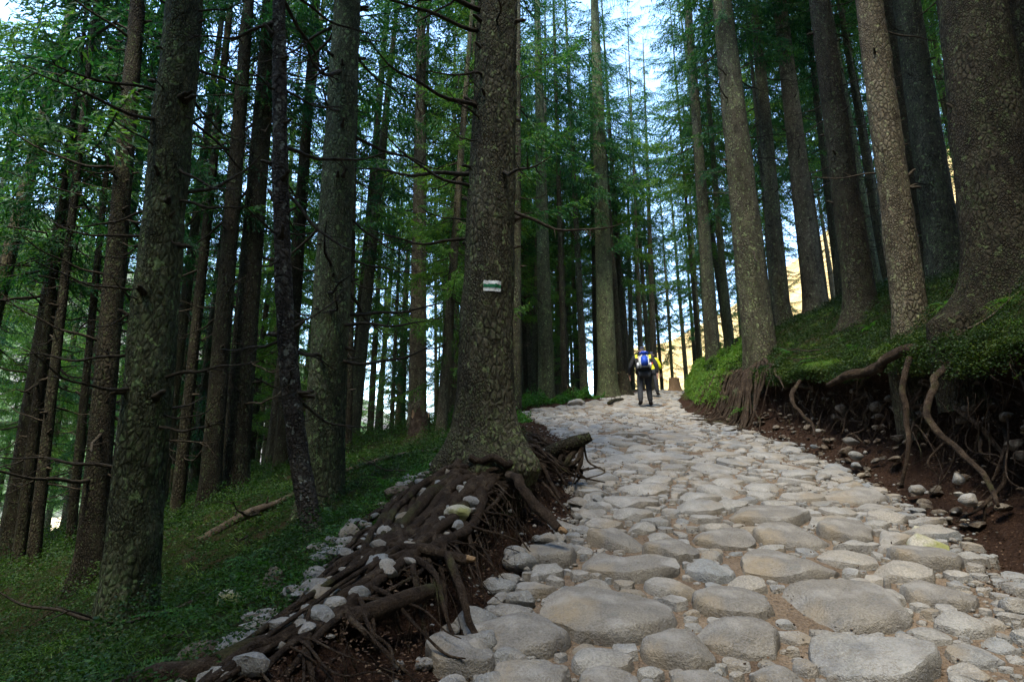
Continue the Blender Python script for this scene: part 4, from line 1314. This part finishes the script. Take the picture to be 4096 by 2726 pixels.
yy = rg.uniform(2.4, 11, 150)
xx_ = [float(lip(y) - FL(y) - .15 - (1 + y * .55) * rg.random()) for y in yy]
blades('slope_grass', 'thin dark grass tufts standing in the left ground cover', [(a, b, gs(a, b)) for a, b in zip(xx_, yy)], 16, .26, 63)
yy = rg.uniform(3.5, 13, 130)
xx_ = [float(lipr(y) + .05 + (.6 + y * .3) * rg.random()) for y in yy]
blades('upper_bank_grass', 'thin grass tufts growing through moss on the right bank', [(a, b, gs(a, b)) for a, b in zip(xx_, yy)], 16, .24, 64)
for k in range(16):
    if k < 10: y = rg.uniform(3.2, 8.5); x = float(lip(y) - FL(y) - .4 - (.5 + y * .4) * rg.random())
    else: y = rg.uniform(4.5, 10); x = float(lipr(y) + .2 + 1.6 * rg.random())
    t = tag(empty('fallen_stick', (x, y, gs(x, y) + .07)), 'dead twiggy stick lying on the green slope left of the roots' if k < 10 else 'dead twiggy stick lying on the mossy right bank', 'stick', 'dead sticks on the forest floor')
    link('dead_branch', DEAD[k % len(DEAD)], t, (0, 0, 0), (rg.uniform(-.3, .3), rg.normal(0, .12), rg.uniform(0, 6.28)), rg.uniform(.5, 1.1))

# ferns
def frond_mesh(seed):
    rg = np.random.default_rng(seed)
    n = 20; t = np.linspace(.06, 1, n)
    ax = lambda s: np.array([s, 0, .75 * s - .85 * s * s])
    V = []
    for s in t:
        l = .26 * (1 - s) ** .75 * min(1, s * 5 + .3) + .012
        for sd in (-1, 1):
            p = ax(s); d = np.array([.35, sd, rg.normal(-.12, .1)]); d /= np.linalg.norm(d)
            w = np.array([.020, 0, .004])
            V += [p, p + d * l * .45 + w, p + d * l, p + d * l * .45 - w]
    V = np.array(V)
    A = tube([ax(s) for s in np.linspace(0, 1, 8)], .006, 4, 0, 0, False)
    g = Geo(); g.add(V, np.arange(len(V)).reshape(-1, 4)); g.add(A[0], A[1])
    return g.mesh('frond', M['fern'], False)
FR = [frond_mesh(k) for k in range(3)]
def fern(x, y, s, seed, label):
    rg = np.random.default_rng(seed)
    t = tag(empty('fern', (x, y, gs(x, y) + .02)), label, 'fern')
    if label.startswith('small'): t['group'] = 'small ferns on the right bank' if 'right' in label else 'small ferns in the ground cover'
    for k in range(9):
        link('frond', FR[k % 3], t, (0, 0, 0), (rg.normal(0, .2), rg.normal(-.05, .25), k * .7 + rg.normal(0, .2)), s * rg.uniform(.7, 1.1))
fern(-1.95, 3.75, .42, 1, 'broad deep green fern below the dark flaking trunk')
fern(-1.78, 4.02, .34, 2, 'upright green fern touching the dark flaking trunk')
fern(-1.28, 4.25, .30, 3, 'bright yellow-green fern behind the root crest')
fern(-1.50, 3.95, .26, 4, 'little bright fern between trunk foot and pale rock')
fern(4.85, 12.0, .42, 5, 'solitary fern at the foot of the stout bank spruce')
fern(5.0, 6.2, .28, 6, 'fern sprig beside the lichen-spotted spruce')
for k, (x, y, s) in enumerate([(-2.3, 3.4, .3), (-2.1, 3.1, .3), (-1.75, 2.75, .28), (-2.6, 3.9, .32), (-2.0, 4.6, .3), (-3.3, 5.6, .35), (-3.0, 3.5, .35), (-2.4, 2.6, .3), (-3.4, 4.2, .35), (-1.6, 5.2, .26), (-1.2, 5.6, .24), (-1.3, 6.4, .28)]):
    fern(x, y, s, 20 + k, 'small fern in the dark ground cover of the left slope')

for k, (x, y, s_) in enumerate([(4.75, 5.9, .2), (5.4, 7.4, .26), (5.1, 8.2, .24), (5.9, 9.0, .28), (5.3, 9.9, .26), (4.6, 5.0, .2), (5.6, 11.2, .3)]):
    fern(x, y, s_, 50 + k, 'small fern rising from the moss of the right bank')

# ------------------------------------------------------------------ hikers
M['skin'] = plain('skin', (.50, .29, .21), .6, .1, 30)
M['black_cloth'] = plain('black_jacket_cloth', (.018, .019, .02), .75, .3, 60)
M['trousers'] = plain('charcoal_trouser_cloth', (.028, .031, .036), .85, .3, 50)
M['yellow'] = plain('yellow_jacket_cloth', (.62, .62, .02), .6, .12, 60)
M['blue'] = plain('blue_nylon', (.02, .07, .42), .5, .2, 60)
M['grey_nylon'] = plain('light_grey_nylon', (.50, .53, .55), .55, .15, 60)
M['navy'] = plain('navy_cap_cloth', (.05, .06, .10), .8, .3, 80)
M['red'] = plain('red_webbing', (.65, .07, .05), .6, .2, 80)
M['rubber'] = plain('black_boot_leather', (.015, .014, .014), .6, .3, 60)
M['hair'] = plain('grey_hair', (.20, .18, .16), .8, .3, 120)

def skinned(name, nodes, edges, mat, parent, sub=2, mats=None, pick=None):
    keys = list(nodes)
    me = bpy.data.meshes.new(name)
    me.from_pydata([nodes[k][0] for k in keys], [(keys.index(a), keys.index(b)) for a, b in edges], [])
    o = bpy.data.objects.new(name, me)
    C.objects.link(o)
    o.modifiers.new('skin', 'SKIN').use_smooth_shade = True
    for i, k in enumerate(keys):
        r = nodes[k][1]
        me.skin_vertices[0].data[i].radius = r if isinstance(r, tuple) else (r, r)
        me.skin_vertices[0].data[i].use_root = (i == 0)
    o.modifiers.new('sub', 'SUBSURF').levels = sub
    o.modifiers['sub'].render_levels = sub
    bpy.context.view_layer.update()
    dg = bpy.context.evaluated_depsgraph_get()
    nm = bpy.data.meshes.new_from_object(o.evaluated_get(dg))
    o.modifiers.clear()
    o.data = nm
    nm.name = name
    nm.materials.clear()
    for q in (mats or [mat]): nm.materials.append(M[q])
    if pick:
        for p in nm.polygons: p.material_index = pick(p.center)
    for p in nm.polygons: p.use_smooth = True
    o.parent = parent
    return o

def rbox(name, sx, sy, sz, loc, mat, parent, bev=.3, rot=(0, 0, 0), taper=1.0):
    bm = bmesh.new()
    bmesh.ops.create_cube(bm, size=1)
    for v in bm.verts:
        k = taper if v.co.z > 0 else 1
        v.co = Vector((v.co.x * sx * k, v.co.y * sy * k, v.co.z * sz))
    bmesh.ops.bevel(bm, geom=bm.edges[:], offset=min(sx, sy, sz) * bev, segments=3, affect='EDGES')
    me = bpy.data.meshes.new(name); bm.to_mesh(me); bm.free()
    for p in me.polygons: p.use_smooth = True
    me.materials.append(M[mat])
    return link(name, me, parent, loc, rot)

def hiker(loc, rz, label, jacket, s=1.0, bulk=1.0, lead=1):
    t = tag(empty('person', loc, rz), label, 'person')
    t.scale = (s, s, s)
    k = lead
    L = {'hipL': (-.10, 0, .93), 'kneeL': (-.125, .02 - .03 * k, .50), 'ankL': (-.14, -.16 * k, .11), 'toeL': (-.155, -.16 * k + .13, .035),
         'hipR': (.10, 0, .93), 'kneeR': (.135, .13 * k, .52), 'ankR': (.165, .13 * k, .12), 'toeR': (.20, .13 * k + .14, .06)}
    A = {}
    for sd, n in ((-1, 'L'), (1, 'R')):
        A['sh' + n] = (sd * .20 * bulk, .05, 1.405); A['el' + n] = (sd * .30 * bulk, -.02 - sd * .05 * k, 1.14); A['wr' + n] = (sd * .315 * bulk, .06 - sd * .12 * k, .91)
    nodes = {'pel': ((0, 0, .96), (.15 * bulk, .11)), 'sp': ((0, .02, 1.15), (.15 * bulk, .11)), 'ch': ((0, .06, 1.33), (.17 * bulk, .12)),
             'nb': ((0, .11, 1.47), .075), 'nk': ((0, .15, 1.53), .055), 'jaw': ((0, .19, 1.585), (.07, .08)), 'hd': ((0, .19, 1.65), (.078, .095)), 'tp': ((0, .18, 1.715), (.05, .06)),
             'nose': ((0, .295, 1.615), .012)}
    edges = [('pel', 'sp'), ('sp', 'ch'), ('ch', 'nb'), ('nb', 'nk'), ('nk', 'jaw'), ('jaw', 'hd'), ('hd', 'tp'), ('jaw', 'nose')]
    for n, sd in (('L', -1), ('R', 1)):
        for a, r in (('hip', .085), ('knee', .058), ('ank', .040), ('toe', .035)): nodes[a + n] = (L[a + n], r)
        for a, r in (('sh', .062), ('el', .045), ('wr', .030)): nodes[a + n] = (A[a + n], r)
        w = Vector(A['wr' + n])
        pm = w + Vector((0, .01, -.06)); nodes['pm' + n] = (tuple(pm), (.018, .036))
        kn = w + Vector((0, .015, -.10)); nodes['kn' + n] = (tuple(kn), (.014, .036))
        edges += [('pel', 'hip' + n), ('hip' + n, 'knee' + n), ('knee' + n, 'ank' + n), ('ank' + n, 'toe' + n), ('ch', 'sh' + n), ('sh' + n, 'el' + n), ('el' + n, 'wr' + n), ('wr' + n, 'pm' + n), ('pm' + n, 'kn' + n)]
        for q, (dy, ln) in enumerate(((-.027, .055), (-.009, .068), (.009, .074), (.027, .068))):
            f1 = kn + Vector((-sd * .004, dy, -ln * .55)); f2 = kn + Vector((-sd * .022, dy + .006, -ln))
            nodes['f%d%s' % (q, n)] = (tuple(f1), .009); nodes['g%d%s' % (q, n)] = (tuple(f2), .008)
            edges += [('kn' + n, 'f%d%s' % (q, n)), ('f%d%s' % (q, n), 'g%d%s' % (q, n))]
        th = pm + Vector((-sd * .018, .045, -.012)); t2 = pm + Vector((-sd * .024, .056, -.05))
        nodes['t1' + n] = (tuple(th), .011); nodes['t2' + n] = (tuple(t2), .009)
        edges += [('pm' + n, 't1' + n), ('t1' + n, 't2' + n)]
    skinned('body', nodes, edges, 'skin', t)
    jn = {'sp': ((0, .02, 1.10), (.20 * bulk, .145)), 'pel': ((0, 0, .97), (.195 * bulk, .145)), 'hem': ((0, -.005, .90), (.19 * bulk, .14)), 'ch': ((0, .05, 1.30), (.215 * bulk, .155)), 'nb': ((0, .10, 1.44), (.11, .10)), 'col': ((0, .125, 1.50), .078)}
    je = [('hem', 'pel'), ('pel', 'sp'), ('sp', 'ch'), ('ch', 'nb'), ('nb', 'col')]
    for n in 'LR':
        jn['sh' + n] = (A['sh' + n], .088); jn['el' + n] = (A['el' + n], .068); jn['wr' + n] = (A['wr' + n], .050)
        je += [('ch', 'sh' + n), ('sh' + n, 'el' + n), ('el' + n, 'wr' + n)]
    if jacket == 'black':
        skinned('jacket', jn, je, None, t, 3, ['black_cloth', 'yellow'], lambda c: 1 if (c.z > 1.35 and .15 < abs(c.x) < .225 and c.y < .12) else 0)
    else:
        skinned('jacket', jn, je, None, t, 3, ['yellow', 'black_cloth'], lambda c: 1 if (c.z < 1.0 and abs(c.x) < .1) or (abs(c.x) > .26 * bulk and c.z < 1.05) else 0)
    tn = {'pel': ((0, 0, .95), (.175 * bulk, .135))}
    te = []
    for n in 'LR':
        for a, r in (('hip', .118), ('knee', .088), ('ank', .075)): tn[a + n] = (L[a + n], r)
        te += [('pel', 'hip' + n), ('hip' + n, 'knee' + n), ('knee' + n, 'ank' + n)]
    skinned('trousers', tn, te, 'trousers', t)
    for n in 'LR':
        a = Vector(L['ank' + n]); b = Vector(L['toe' + n])
        skinned('boot', {'a': (tuple(a + Vector((0, -.01, .07))), .062), 'b': (tuple(a + Vector((0, -.015, -.03))), (.062, .058)), 'c': (tuple(b + Vector((0, 0, .025))), (.055, .045)), 'd': (tuple(b + Vector((0, .07, .015))), (.045, .032))}, [('a', 'b'), ('b', 'c'), ('c', 'd')], 'rubber', t)
    skinned('hair', {'a': ((0, .155, 1.60), (.078, .085)), 'b': ((0, .17, 1.665), (.088, .10))}, [('a', 'b')], 'hair', t)
    cp = skinned('cap', {'a': ((0, .18, 1.672), (.098, .112)), 'b': ((0, .18, 1.725), (.075, .085)), 'c': ((0, .18, 1.75), (.03, .035))}, [('a', 'b'), ('b', 'c')], 'navy', t)
    rbox('brim', .15, .11, .012, (0, .31, 1.655), 'navy', cp, .4)
    for sd in (-1, 1): skinned('ear', {'a': ((sd * .088, .17, 1.60), (.012, .022)), 'b': ((sd * .094, .165, 1.635), (.010, .022))}, [('a', 'b')], 'skin', t, 1)
    return t

HZ = math.atan2(-1.35, 4.1)
h1 = (3.92, 16.7, gz(3.92, 16.7) + .05)
hiker(h1, HZ * .35, 'hiker in black jacket with yellow shoulders and dark trousers, blue pack on back', 'black', 1.04, 1.2)
hiker((5.32, 21.3, gz(5.32, 21.3) + .03), HZ, 'hiker in bright yellow jacket walking ahead, half hidden by the other hiker', 'yellow', 1.0, 1.0, -1)
bp = tag(empty('backpack', h1, HZ * .35), 'blue and grey hiking backpack with white piping worn by the black-jacketed hiker', 'backpack')
bp.scale = (1.1, 1.04, 1.04)
rbox('main_compartment', .30, .17, .44, (0, -.20, 1.25), 'grey_nylon', bp, .32, (R(-8), 0, 0), .85)
rbox('front_pocket', .205, .08, .31, (0, -.305, 1.24), 'blue', bp, .4, (R(-8), 0, 0), .85)
for sd in (-1, 1):
    g = Geo(); g.add(*tube(spline([(sd * .10, -.345, 1.10), (sd * .105, -.345, 1.24), (sd * .088, -.325, 1.37), (sd * .05, -.30, 1.41)], 14), .008, 6))
    link('piping', g.mesh('piping', M['paint_white']), bp)
    rbox('side_pocket', .05, .12, .17, (sd * .165, -.21, 1.12), 'grey_nylon', bp, .35)
    g = Geo(); g.add(*tube(spline([(sd * .11, -.12, 1.44), (sd * .13, -.02, 1.50), (sd * .14, .12, 1.46), (sd * .15, .20, 1.30), (sd * .17, .10, 1.12), (sd * .17, -.10, 1.04)], 24), .020, 8))
    link('strap', g.mesh('strap', M['black_cloth']), bp)
rbox('lid', .27, .19, .10, (0, -.215, 1.475), 'blue', bp, .4, (R(-12), 0, 0), .8)
rbox('base_panel', .29, .16, .06, (0, -.205, 1.03), 'black_cloth', bp, .4)
rbox('red_tab', .03, .05, .10, (.205, -.19, 1.16), 'red', bp, .4, (0, R(15), 0))
